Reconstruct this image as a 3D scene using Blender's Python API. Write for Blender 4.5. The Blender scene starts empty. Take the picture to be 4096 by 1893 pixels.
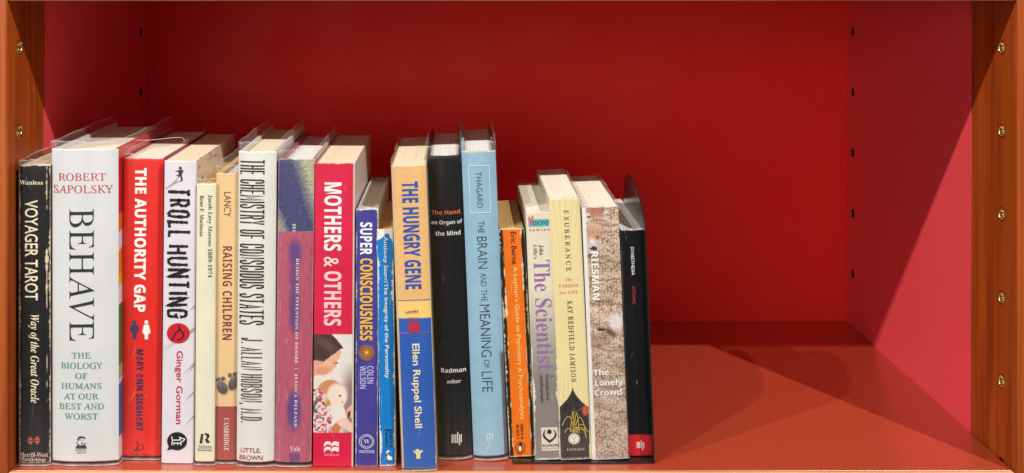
import bpy, bmesh, math, random
import numpy as np
from mathutils import Vector, Matrix
from mathutils.geometry import tessellate_polygon

sc = bpy.context.scene
# ------------------------------------------------------------------ camera
CAMD, CAMZ = 0.85, 0.370           # metres in front of the bookcase edge, above the shelf
FP, U0, V0 = 4565.4, 1839.8, -92.2  # focal length and vanishing point in photograph pixels
cam = bpy.data.cameras.new('camera')
cam.lens = 40.12; cam.sensor_width = 36
cam.shift_x = 0.0509; cam.shift_y = -0.2537
cam.clip_start = 0.01; cam.clip_end = 50
camo = bpy.data.objects.new('camera', cam)
sc.collection.objects.link(camo)
camo.location = (0, -CAMD, CAMZ); camo.rotation_euler = (math.pi/2, 0, 0)
sc.camera = camo
# ------------------------------------------------------------------ room light and added fill
W = bpy.data.worlds.new('World'); sc.world = W; W.use_nodes = True
bg = W.node_tree.nodes['Background']
bg.inputs[0].default_value = (1.0, 0.95, 0.90, 1); bg.inputs[1].default_value = 0.19
def lamp(name, loc, power, size, col):
    l = bpy.data.lights.new(name, 'SPOT'); l.energy = power; l.shadow_soft_size = size; l.color = col
    l.spot_size = math.radians(50); l.spot_blend = 0.6
    o = bpy.data.objects.new(name, l); sc.collection.objects.link(o); o.location = loc
    d = Vector((0.02, 0.06, 0.15)) - Vector(loc)
    o.rotation_euler = d.to_track_quat('-Z', 'Y').to_euler()
    return o
lamp('ceiling_spot', (1.15, -1.3, 1.91), 186, 0.013, (1.0, 0.955, 0.90))
lamp('ceiling_spot', (-1.05, -1.3, 1.93), 82, 0.022, (1.0, 0.96, 0.92))
lamp('ceiling_spot', (-1.75, -1.3, 1.93), 138, 0.026, (1.0, 0.96, 0.92))  # single left spot split into this pair to soften the bookend's shadow
al = bpy.data.lights.new('room_glow', 'AREA'); al.shape = 'RECTANGLE'; al.size = 1.6; al.size_y = 1.2; al.energy = 20; al.color = (1.0, 0.93, 0.86)
ao = bpy.data.objects.new('room_glow', al); sc.collection.objects.link(ao); ao.location = (-1.1, -3.2, 0.55)  # added soft fill that lifts the back wall, in place of stray room light
ao.rotation_euler = (Vector((0.2, 0.3, 0.2))-ao.location).to_track_quat('-Z', 'Y').to_euler()
sc.view_settings.view_transform = 'Standard'; sc.view_settings.look = 'None'
sc.view_settings.exposure = 0.0; sc.view_settings.gamma = 1.0

random.seed(4); RNG = np.random.default_rng(4)
COL = sc.collection
# ------------------------------------------------------------------ helpers
def lin(c):
    c = np.asarray(c, dtype=float)/255.0
    return np.where(c <= 0.04045, c/12.92, ((c+0.055)/1.055)**2.4)
MATS = {}
def new_mat(name):
    m = bpy.data.materials.new(name); m.use_nodes = True
    nt = m.node_tree; p = nt.nodes['Principled BSDF']
    return m, nt, p
def N(nt, t, **kw):
    n = nt.nodes.new(t)
    for k, v in kw.items(): setattr(n, k, v)
    return n
def flat(col, rough=0.45, spec=0.4, coat=0.0):
    key = (tuple(col), rough, spec, coat)
    if key in MATS: return MATS[key]
    m, nt, p = new_mat('print')
    l = lin(col)
    n = N(nt, 'ShaderNodeTexNoise'); n.inputs['Scale'].default_value = 900; n.inputs['Detail'].default_value = 3
    r = N(nt, 'ShaderNodeMixRGB'); r.blend_type = 'MIX'
    r.inputs[1].default_value = (*(l*0.93), 1); r.inputs[2].default_value = (*np.minimum(l*1.06, 1), 1)
    nt.links.new(n.outputs['Fac'], r.inputs[0]); nt.links.new(r.outputs[0], p.inputs['Base Color'])
    p.inputs['Roughness'].default_value = rough; p.inputs['Specular IOR Level'].default_value = spec
    p.inputs['Coat Weight'].default_value = coat; p.inputs['Coat Roughness'].default_value = 0.12
    MATS[key] = m; return m
def printed(name, rough, spec, coat, crough=0.15, bump=0.04):
    m, nt, p = new_mat(name)
    a = N(nt, 'ShaderNodeAttribute', attribute_name='Col')
    nt.links.new(a.outputs['Color'], p.inputs['Base Color'])
    p.inputs['Roughness'].default_value = rough; p.inputs['Specular IOR Level'].default_value = spec
    p.inputs['Coat Weight'].default_value = coat; p.inputs['Coat Roughness'].default_value = crough
    tc = N(nt, 'ShaderNodeTexCoord'); mp = N(nt, 'ShaderNodeMapping'); mp.inputs['Scale'].default_value = (160, 160, 22)
    n = N(nt, 'ShaderNodeTexNoise'); n.inputs['Scale'].default_value = 1.0; n.inputs['Detail'].default_value = 4
    b = N(nt, 'ShaderNodeBump'); b.inputs['Strength'].default_value = bump; b.inputs['Distance'].default_value = 0.002
    nt.links.new(tc.outputs['Object'], mp.inputs[0]); nt.links.new(mp.outputs[0], n.inputs['Vector'])
    nt.links.new(n.outputs['Fac'], b.inputs['Height']); nt.links.new(b.outputs[0], p.inputs['Normal'])
    return m
M_MATT = printed('matt_printed_paper', 0.55, 0.3, 0.0)
M_FILM = printed('laminated_printed_paper', 0.45, 0.4, 0.35, 0.18, 0.06)
M_GLOS = printed('glossy_printed_paper', 0.35, 0.3, 0.3, 0.07, 0.05)

def wood(name, c1, c2, c3, axis, rough=0.38, coat=0.25):
    m, nt, p = new_mat(name)
    tc = N(nt, 'ShaderNodeTexCoord'); mp = N(nt, 'ShaderNodeMapping')
    s = [90, 90, 90]; s[axis] = 3.0; mp.inputs['Scale'].default_value = s
    n1 = N(nt, 'ShaderNodeTexNoise'); n1.inputs['Scale'].default_value = 1.0; n1.inputs['Detail'].default_value = 5; n1.inputs['Distortion'].default_value = 1.2
    mp2 = N(nt, 'ShaderNodeMapping'); s2 = [700, 700, 700]; s2[axis] = 14; mp2.inputs['Scale'].default_value = s2
    n2 = N(nt, 'ShaderNodeTexNoise'); n2.inputs['Scale'].default_value = 1.0; n2.inputs['Detail'].default_value = 3
    cr = N(nt, 'ShaderNodeValToRGB'); e = cr.color_ramp.elements
    e[0].position = 0.3; e[0].color = (*lin(c1), 1); e[1].position = 0.72; e[1].color = (*lin(c3), 1)
    x = e.new(0.5); x.color = (*lin(c2), 1)
    mx = N(nt, 'ShaderNodeMixRGB'); mx.blend_type = 'MULTIPLY'; mx.inputs[0].default_value = 0.45
    rm = N(nt, 'ShaderNodeMapRange'); rm.inputs[1].default_value = 0.3; rm.inputs[2].default_value = 0.7; rm.inputs[3].default_value = 0.6; rm.inputs[4].default_value = 1.1
    L = nt.links.new
    L(tc.outputs['Object'], mp.inputs[0]); L(mp.outputs[0], n1.inputs['Vector']); L(n1.outputs['Fac'], cr.inputs[0])
    L(tc.outputs['Object'], mp2.inputs[0]); L(mp2.outputs[0], n2.inputs['Vector']); L(n2.outputs['Fac'], rm.inputs[0])
    L(cr.outputs[0], mx.inputs[1]); L(rm.outputs[0], mx.inputs[2]); L(mx.outputs[0], p.inputs['Base Color'])
    b = N(nt, 'ShaderNodeBump'); b.inputs['Strength'].default_value = 0.08; b.inputs['Distance'].default_value = 0.001
    L(n2.outputs['Fac'], b.inputs['Height']); L(b.outputs[0], p.inputs['Normal'])
    p.inputs['Roughness'].default_value = rough; p.inputs['Coat Weight'].default_value = coat; p.inputs['Coat Roughness'].default_value = 0.25
    return m
def laminate(name, col, rough, spec, var=0.06, scale=60):
    m, nt, p = new_mat(name); l = lin(col)
    tc = N(nt, 'ShaderNodeTexCoord')
    n = N(nt, 'ShaderNodeTexNoise'); n.inputs['Scale'].default_value = scale; n.inputs['Detail'].default_value = 6; n.inputs['Roughness'].default_value = 0.7
    r = N(nt, 'ShaderNodeMixRGB'); r.inputs[1].default_value = (*(l*(1-var)), 1); r.inputs[2].default_value = (*np.minimum(l*(1+var), 1), 1)
    f = N(nt, 'ShaderNodeTexNoise'); f.inputs['Scale'].default_value = 1500; f.inputs['Detail'].default_value = 2
    b = N(nt, 'ShaderNodeBump'); b.inputs['Strength'].default_value = 0.06; b.inputs['Distance'].default_value = 0.001
    L = nt.links.new
    L(tc.outputs['Object'], n.inputs['Vector']); L(tc.outputs['Object'], f.inputs['Vector']); L(n.outputs['Fac'], r.inputs[0]); L(r.outputs[0], p.inputs['Base Color'])
    L(f.outputs['Fac'], b.inputs['Height']); L(b.outputs[0], p.inputs['Normal'])
    sp = N(nt, 'ShaderNodeTexNoise'); sp.inputs['Scale'].default_value = 420; sp.inputs['Detail'].default_value = 2
    rp = N(nt, 'ShaderNodeMapRange'); rp.inputs[1].default_value = 0.70; rp.inputs[2].default_value = 0.76; rp.inputs[3].default_value = 0.0; rp.inputs[4].default_value = 0.30
    mp = N(nt, 'ShaderNodeMapping'); mp.inputs['Scale'].default_value = (9, 160, 160); mp.inputs['Rotation'].default_value = (0, 0, 0.35)
    sn = N(nt, 'ShaderNodeTexNoise'); sn.inputs['Scale'].default_value = 1.0; sn.inputs['Detail'].default_value = 3
    rs = N(nt, 'ShaderNodeMapRange'); rs.inputs[1].default_value = 0.66; rs.inputs[2].default_value = 0.74; rs.inputs[3].default_value = 0.0; rs.inputs[4].default_value = 0.20
    mm = N(nt, 'ShaderNodeMath', operation='MAXIMUM'); r2 = N(nt, 'ShaderNodeMixRGB'); r2.inputs[2].default_value = (*np.minimum(l*1.15+0.05, 1), 1)
    rr_ = N(nt, 'ShaderNodeMapRange'); rr_.inputs[1].default_value = 0.3; rr_.inputs[2].default_value = 0.7; rr_.inputs[3].default_value = rough*0.82; rr_.inputs[4].default_value = rough*1.2
    big = N(nt, 'ShaderNodeTexNoise'); big.inputs['Scale'].default_value = 14; big.inputs['Detail'].default_value = 5
    for q in (sp, big): L(tc.outputs['Object'], q.inputs['Vector'])
    L(tc.outputs['Object'], mp.inputs[0]); L(mp.outputs[0], sn.inputs['Vector']); L(sp.outputs['Fac'], rp.inputs[0]); L(sn.outputs['Fac'], rs.inputs[0])
    L(rp.outputs[0], mm.inputs[0]); L(rs.outputs[0], mm.inputs[1]); L(mm.outputs[0], r2.inputs[0]); L(r.outputs[0], r2.inputs[1]); L(r2.outputs[0], p.inputs['Base Color'])
    L(big.outputs['Fac'], rr_.inputs[0]); L(rr_.outputs[0], p.inputs['Roughness'])
    p.inputs['Specular IOR Level'].default_value = spec
    return m
M_WOOD = wood('orange_cherry_wood', (132, 52, 12), (168, 74, 18), (188, 90, 26), 2, 0.45, 0.06)
M_EDGE = wood('pale_beech_edging', (205, 150, 95), (222, 172, 118), (235, 190, 140), 0, 0.5, 0.1)
M_UPED = wood('cherry_edging', (150, 85, 50), (175, 105, 68), (190, 122, 82), 0, 0.5, 0.1)
M_RED = laminate('red_lining_board', (250, 84, 92), 0.45, 0.5)
M_REDB = laminate('red_back_board', (248, 44, 36), 0.6, 0.3)
M_FLOOR = laminate('brick_red_shelf_laminate', (180, 73, 45), 0.27, 1.0, 0.05)
pf = M_FLOOR.node_tree.nodes['Principled BSDF']; pf.inputs['Coat Weight'].default_value = 0.8; pf.inputs['Coat IOR'].default_value = 1.8; pf.inputs['Coat Roughness'].default_value = 0.34
m, nt, p = new_mat('brass'); p.inputs['Base Color'].default_value = (0.62, 0.47, 0.2, 1); p.inputs['Metallic'].default_value = 1; p.inputs['Roughness'].default_value = 0.25
n = N(nt, 'ShaderNodeTexNoise'); n.inputs['Scale'].default_value = 400; mr = N(nt, 'ShaderNodeMapRange'); mr.inputs[3].default_value = 0.18; mr.inputs[4].default_value = 0.36
nt.links.new(n.outputs['Fac'], mr.inputs[0]); nt.links.new(mr.outputs[0], p.inputs['Roughness']); M_BRASS = m
m, nt, p = new_mat('black_enamel'); p.inputs['Base Color'].default_value = (0.012, 0.012, 0.013, 1); p.inputs['Roughness'].default_value = 0.16; p.inputs['Specular IOR Level'].default_value = 0.6
n = N(nt, 'ShaderNodeTexNoise'); n.inputs['Scale'].default_value = 700; b = N(nt, 'ShaderNodeBump'); b.inputs['Strength'].default_value = 0.05; b.inputs['Distance'].default_value = 0.001
nt.links.new(n.outputs['Fac'], b.inputs['Height']); nt.links.new(b.outputs[0], p.inputs['Normal']); M_BLACK = m
m, nt, p = new_mat('dark_bronze'); p.inputs['Base Color'].default_value = (0.03, 0.018, 0.012, 1); p.inputs['Metallic'].default_value = 0.6; p.inputs['Roughness'].default_value = 0.35
n = N(nt, 'ShaderNodeTexNoise'); n.inputs['Scale'].default_value = 300; b = N(nt, 'ShaderNodeBump'); b.inputs['Strength'].default_value = 0.05; nt.links.new(n.outputs['Fac'], b.inputs['Height']); nt.links.new(b.outputs[0], p.inputs['Normal']); M_BRONZE = m
def page_mat(name, col, lines=0.14):
    m, nt, p = new_mat(name); l = lin(col)
    tc = N(nt, 'ShaderNodeTexCoord'); mp = N(nt, 'ShaderNodeMapping'); mp.inputs['Scale'].default_value = (1500, 2, 6)
    n = N(nt, 'ShaderNodeTexNoise'); n.inputs['Scale'].default_value = 1; n.inputs['Detail'].default_value = 2
    mp2 = N(nt, 'ShaderNodeMapping'); mp2.inputs['Scale'].default_value = (330, 1.2, 4)
    n2 = N(nt, 'ShaderNodeTexNoise'); n2.inputs['Scale'].default_value = 1; n2.inputs['Detail'].default_value = 3
    ad = N(nt, 'ShaderNodeMath', operation='ADD'); mr = N(nt, 'ShaderNodeMapRange'); mr.inputs[1].default_value = 0.7; mr.inputs[2].default_value = 1.25
    r = N(nt, 'ShaderNodeMixRGB'); r.inputs[1].default_value = (*(l*(1-lines)), 1); r.inputs[2].default_value = (*np.minimum(l*1.05, 1), 1)
    b = N(nt, 'ShaderNodeBump'); b.inputs['Strength'].default_value = 0.18; b.inputs['Distance'].default_value = 0.0005
    L = nt.links.new
    L(tc.outputs['Object'], mp.inputs[0]); L(mp.outputs[0], n.inputs['Vector']); L(tc.outputs['Object'], mp2.inputs[0]); L(mp2.outputs[0], n2.inputs['Vector'])
    L(n.outputs['Fac'], ad.inputs[0]); L(n2.outputs['Fac'], ad.inputs[1]); L(ad.outputs[0], mr.inputs[0]); L(mr.outputs[0], r.inputs[0]); L(r.outputs[0], p.inputs['Base Color'])
    L(ad.outputs[0], b.inputs['Height']); L(b.outputs[0], p.inputs['Normal'])
    p.inputs['Roughness'].default_value = 0.85; p.inputs['Specular IOR Level'].default_value = 0.15
    return m
M_PAGE = {'cream': page_mat('cream_pages', (236, 222, 190)), 'white': page_mat('white_pages', (240, 238, 230), 0.22), 'tan': page_mat('tanned_pages', (214, 172, 112), 0.15),
          'grey': page_mat('grey_white_pages', (228, 226, 214), 0.38), 'pale': page_mat('pale_pages', (238, 230, 210), 0.08)}
m, nt, p = new_mat('clear_plastic')
tr = N(nt, 'ShaderNodeBsdfTransparent'); mix = N(nt, 'ShaderNodeMixShader'); at = N(nt, 'ShaderNodeAttribute', attribute_name='Haze')
lw0 = N(nt, 'ShaderNodeLayerWeight'); lw0.inputs[0].default_value = 0.5
lw = N(nt, 'ShaderNodeMath', operation='POWER'); lw.inputs[1].default_value = 4.0
lw2 = N(nt, 'ShaderNodeMath', operation='MULTIPLY'); lw2.inputs[1].default_value = 0.3; nt.links.new(lw0.outputs['Facing'], lw.inputs[0]); nt.links.new(lw.outputs[0], lw2.inputs[0])
ad = N(nt, 'ShaderNodeMath', operation='MAXIMUM')
p.inputs['Base Color'].default_value = (0.95, 0.94, 0.92, 1); p.inputs['Roughness'].default_value = 0.16; p.inputs['Specular IOR Level'].default_value = 0.7
nz = N(nt, 'ShaderNodeTexNoise'); nz.inputs['Scale'].default_value = 120; nz.inputs['Detail'].default_value = 4
bp = N(nt, 'ShaderNodeBump'); bp.inputs['Strength'].default_value = 0.6; bp.inputs['Distance'].default_value = 0.002
L = nt.links.new
L(nz.outputs['Fac'], bp.inputs['Height']); L(bp.outputs[0], p.inputs['Normal'])
L(lw2.outputs[0], ad.inputs[0]); L(at.outputs['Fac'], ad.inputs[1]); L(ad.outputs[0], mix.inputs[0])
L(tr.outputs[0], mix.inputs[1]); L(p.outputs[0], mix.inputs[2]); L(mix.outputs[0], nt.nodes['Material Output'].inputs['Surface'])
M_PLAST = m

def link(name, me, mat, parent=None):
    me.name = name
    if mat is not None:
        me.materials.clear(); me.materials.append(mat)
    o = bpy.data.objects.new(name, me); COL.objects.link(o)
    if parent is not None: o.parent = parent
    return o
def mesh(verts, faces):
    me = bpy.data.meshes.new('m'); me.from_pydata(verts, [], faces); me.update(); return me
def box(name, a, b, mat, parent=None, bevel=0.0, seg=2):
    bm = bmesh.new(); bmesh.ops.create_cube(bm, size=1)
    for v in bm.verts:
        v.co = Vector([(a[i]+b[i])/2 + v.co[i]*(b[i]-a[i]) for i in range(3)])
    if bevel: bmesh.ops.bevel(bm, geom=bm.edges[:], offset=bevel, segments=seg, affect='EDGES', profile=0.5)
    me = bpy.data.meshes.new('m'); bm.to_mesh(me); bm.free()
    return link(name, me, mat, parent)
def thing(name, label, cat, loc=(0, 0, 0), group=None):
    o = bpy.data.objects.new(name, None); COL.objects.link(o); o.location = loc
    o['label'] = label; o['category'] = cat; o.empty_display_size = 0.02
    if group: o['group'] = group
    return o
def holed_plate(name, rect, holes, r, thick, x0, mat, parent, bevel=0.0):
    """plate in the YZ plane with round holes, from x0 to x0+thick"""
    c = bpy.data.curves.new('c', 'CURVE'); c.dimensions = '2D'; c.fill_mode = 'BOTH'; c.extrude = abs(thick)/2
    def poly(pts):
        s = c.splines.new('POLY'); s.points.add(len(pts)-1); s.use_cyclic_u = True
        for q, pt in zip(s.points, pts): q.co = (pt[0], pt[1], 0, 1)
    y0, y1, z0, z1 = rect
    poly([(y0, z0), (y1, z0), (y1, z1), (y0, z1)])
    for hy, hz in holes: poly([(hy+r*math.cos(t*math.pi/12), hz+r*math.sin(t*math.pi/12)) for t in range(24)])
    to = bpy.data.objects.new('tmp', c); me = bpy.data.meshes.new_from_object(to)
    bpy.data.objects.remove(to); bpy.data.curves.remove(c)
    for v in me.vertices:
        y, z, x = v.co; v.co = (x0+thick/2+x, y, z)
    bm = bmesh.new(); bm.from_mesh(me); bmesh.ops.recalc_face_normals(bm, faces=bm.faces); bm.to_mesh(me); bm.free()
    return link(name, me, mat, parent)
def lathe_x(name, prof, mat, parent, loc, n=24):
    """profile [(x, r)] turned about the X axis"""
    vs, fs = [], []
    for x, r in prof:
        for k in range(n):
            a = 2*math.pi*k/n; vs.append((x, r*math.cos(a), r*math.sin(a)))
    for i in range(len(prof)-1):
        for k in range(n):
            fs.append((i*n+k, i*n+(k+1) % n, (i+1)*n+(k+1) % n, (i+1)*n+k))
    me = mesh(vs, fs)
    for q in me.polygons: q.use_smooth = True
    o = link(name, me, mat, parent); o.location = loc; return o

# ------------------------------------------------------------------ bookcase
XL, XR, YB, ZT = -0.3376, 0.4154, 0.375, 0.352
case = thing('bookcase', 'orange wooden bookcase bay lined in red with one shelf', 'bookcase', (0, 0, -0.03))
def up(o): o.location.z += 0.03; return o
FZ = [0.3157-0.064*k for k in range(6)]
BZ = [0.3120-0.0640*k for k in range(5)]
RS, RB = 0.0053, 0.0042
for s, X in ((-1, XL), (1, XR)):
    fz = FZ[:5] if s < 0 else FZ
    side = up(box('side_panel', (X, 0.0, -0.03) if s > 0 else (X-0.03, 0.0, -0.03), (X+0.03, YB+0.01, 0.42) if s > 0 else (X, YB+0.01, 0.42), M_WOOD, case, 0.0025, 3))
    # the panel's face is a holed board so that the shelf-pin sockets are real recesses
    bpy.data.objects.remove(side)
    hs = [(0.025, z) for z in fz]; hb = [(0.355, z) for z in BZ]
    side = up(holed_plate('side_panel', (0.0022, 0.0765, -0.03, 0.42), hs, RS, s*0.012, X, M_WOOD, case))
    nose = up(box('front_lipping', (X, 0.0, -0.03) if s > 0 else (X-0.03, 0.0, -0.03), (X+0.03, 0.0021, 0.42) if s > 0 else (X, 0.0021, 0.42), M_WOOD, side)); nose.location.z = 0
    bm = bmesh.new(); bm.from_mesh(nose.data)
    ed = [e for e in bm.edges if all(abs(v.co.x-X) < 1e-6 and v.co.y < 1e-6 for v in e.verts)]
    bmesh.ops.bevel(bm, geom=ed, offset=0.0019, segments=4, affect='EDGES', profile=0.5); bm.to_mesh(nose.data); bm.free()
    bk = box('panel_core', (X+s*0.0121, 0.0022, -0.03) if s > 0 else (X-0.03, 0.0022, -0.03), (X+0.03, YB+0.01, 0.42) if s > 0 else (X-0.0121, YB+0.01, 0.42), M_WOOD, side)
    lin_ = up(holed_plate('red_side_lining', (0.0768, YB, -0.03, 0.42), hb, RB, s*0.0125, X-s*0.0005, M_RED, case))
    for z in (BZ if s > 0 else BZ[:2]):
        lathe_x('pin_socket', [(s*0.0108, 0.0001), (s*0.0108, 0.0036), (s*0.0002, 0.0041), (-s*0.0008, 0.0043), (-s*0.0007, 0.0047)], M_BRONZE, lin_, (X, 0.355, z))
    for z in fz:
        lathe_x('brass_socket', [(s*0.0118, 0.0001), (s*0.0118, 0.0034), (s*0.005, 0.0034), (s*0.0046, 0.0042), (s*0.0008, 0.0043), (-s*0.0003, 0.0046), (-s*0.0005, 0.0053), (s*0.0002, 0.0060)], M_BRASS, side, (X, 0.025, z))
up(box('back_panel', (XL-0.0, YB, -0.03), (XR, YB+0.008, 0.42), M_REDB, case))
sh = up(box('shelf_board', (XL+0.0006, 0.0052, -0.024), (XR-0.0014, YB-0.0005, 0.0), M_FLOOR, case, 0.0003, 1))
box('edge_band', (XL+0.0006, 0.0014, -0.024), (XR-0.0014, 0.0051, -0.0001), M_EDGE, sh, 0.0009, 3)
us = up(box('upper_shelf_board', (XL+0.0006, 0.0052, ZT), (XR-0.0006, YB-0.0005, ZT+0.024), M_FLOOR, case, 0.0003, 1))
box('edge_band', (XL+0.0006, 0.0014, ZT), (XR-0.0006, 0.0051, ZT+0.024), M_UPED, us, 0.0009, 3)

# ------------------------------------------------------------------ value noise for printed pictures
def vnoise(a, b, seed=0):
    a = np.asarray(a, float); b = np.asarray(b, float)
    ia = np.floor(a).astype(np.int64); ib = np.floor(b).astype(np.int64); fa = a-ia; fb = b-ib
    fa = fa*fa*(3-2*fa); fb = fb*fb*(3-2*fb)
    def h(x, y):
        n = (x*374761393 + y*668265263 + seed*1442695041) & 0x7fffffff
        n = ((n ^ (n >> 13))*1274126177) & 0x7fffffff
        return ((n ^ (n >> 16)) & 0xffff)/65535.0
    return (h(ia, ib)*(1-fa)+h(ia+1, ib)*fa)*(1-fb) + (h(ia, ib+1)*(1-fa)+h(ia+1, ib+1)*fa)*fb
def fbm(a, b, seed=0, o=3):
    s = 0; w = 0.5; t = 0
    for k in range(o):
        s = s + w*vnoise(a*2**k, b*2**k, seed+k*7); t += w; w *= 0.5
    return s/t
def mixc(c, m, col):
    m = np.clip(m, 0, 1)[:, None]; return c*(1-m) + np.asarray(col, float)*m
def ell(u, v, cx, cy, rx, ry, soft=0.12, rot=0.0):
    du, dv = u-cx, v-cy; c, s = math.cos(rot), math.sin(rot)
    d = np.sqrt(((du*c+dv*s)/rx)**2 + ((-du*s+dv*c)/ry)**2)
    return np.clip((1-d)/soft+0.5, 0, 1)
def inpoly(u, v, pts):
    r = np.zeros(u.shape, bool); n = len(pts); j = n-1
    for i in range(n):
        xi, yi = pts[i]; xj, yj = pts[j]
        if yi != yj: r ^= ((yi > v) != (yj > v)) & (u < (xj-xi)*(v-yi)/(yj-yi)+xi)
        j = i
    return r.astype(float)

# crop frames the measurements were read in: (x origin, y origin, photograph pixels per crop pixel)
A_, B_ = 700/1516, 700/1691
CR = {1: (0, 450, A_), 2: (0, 950, A_), 3: (0, 1400, B_), 4: (600, 450, A_), 5: (600, 950, A_), 6: (600, 1400, B_), 7: (1200, 450, A_), 8: (1200, 950, A_), 9: (1200, 1400, B_),
      10: (1500, 450, A_), 11: (1500, 950, A_), 12: (1600, 1400, B_), 13: (1950, 640, A_), 14: (1950, 1100, 700/2084), 15: (1950, 1400, B_), 'F': (0, 0, 4096/2576), 'P': (0, 0, 1.0),
      'm': (1230, 1300, 220/570), 's': (2280, 800, 240/635), 't': (640, 640, 160/289)}
def ph(c, x, y): o = CR[c]; return o[0]+x*o[2], o[1]+y*o[2]
def un(c, u, v): o = CR[c]; return (u-o[0])/o[2], (v-o[1])/o[2]

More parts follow.
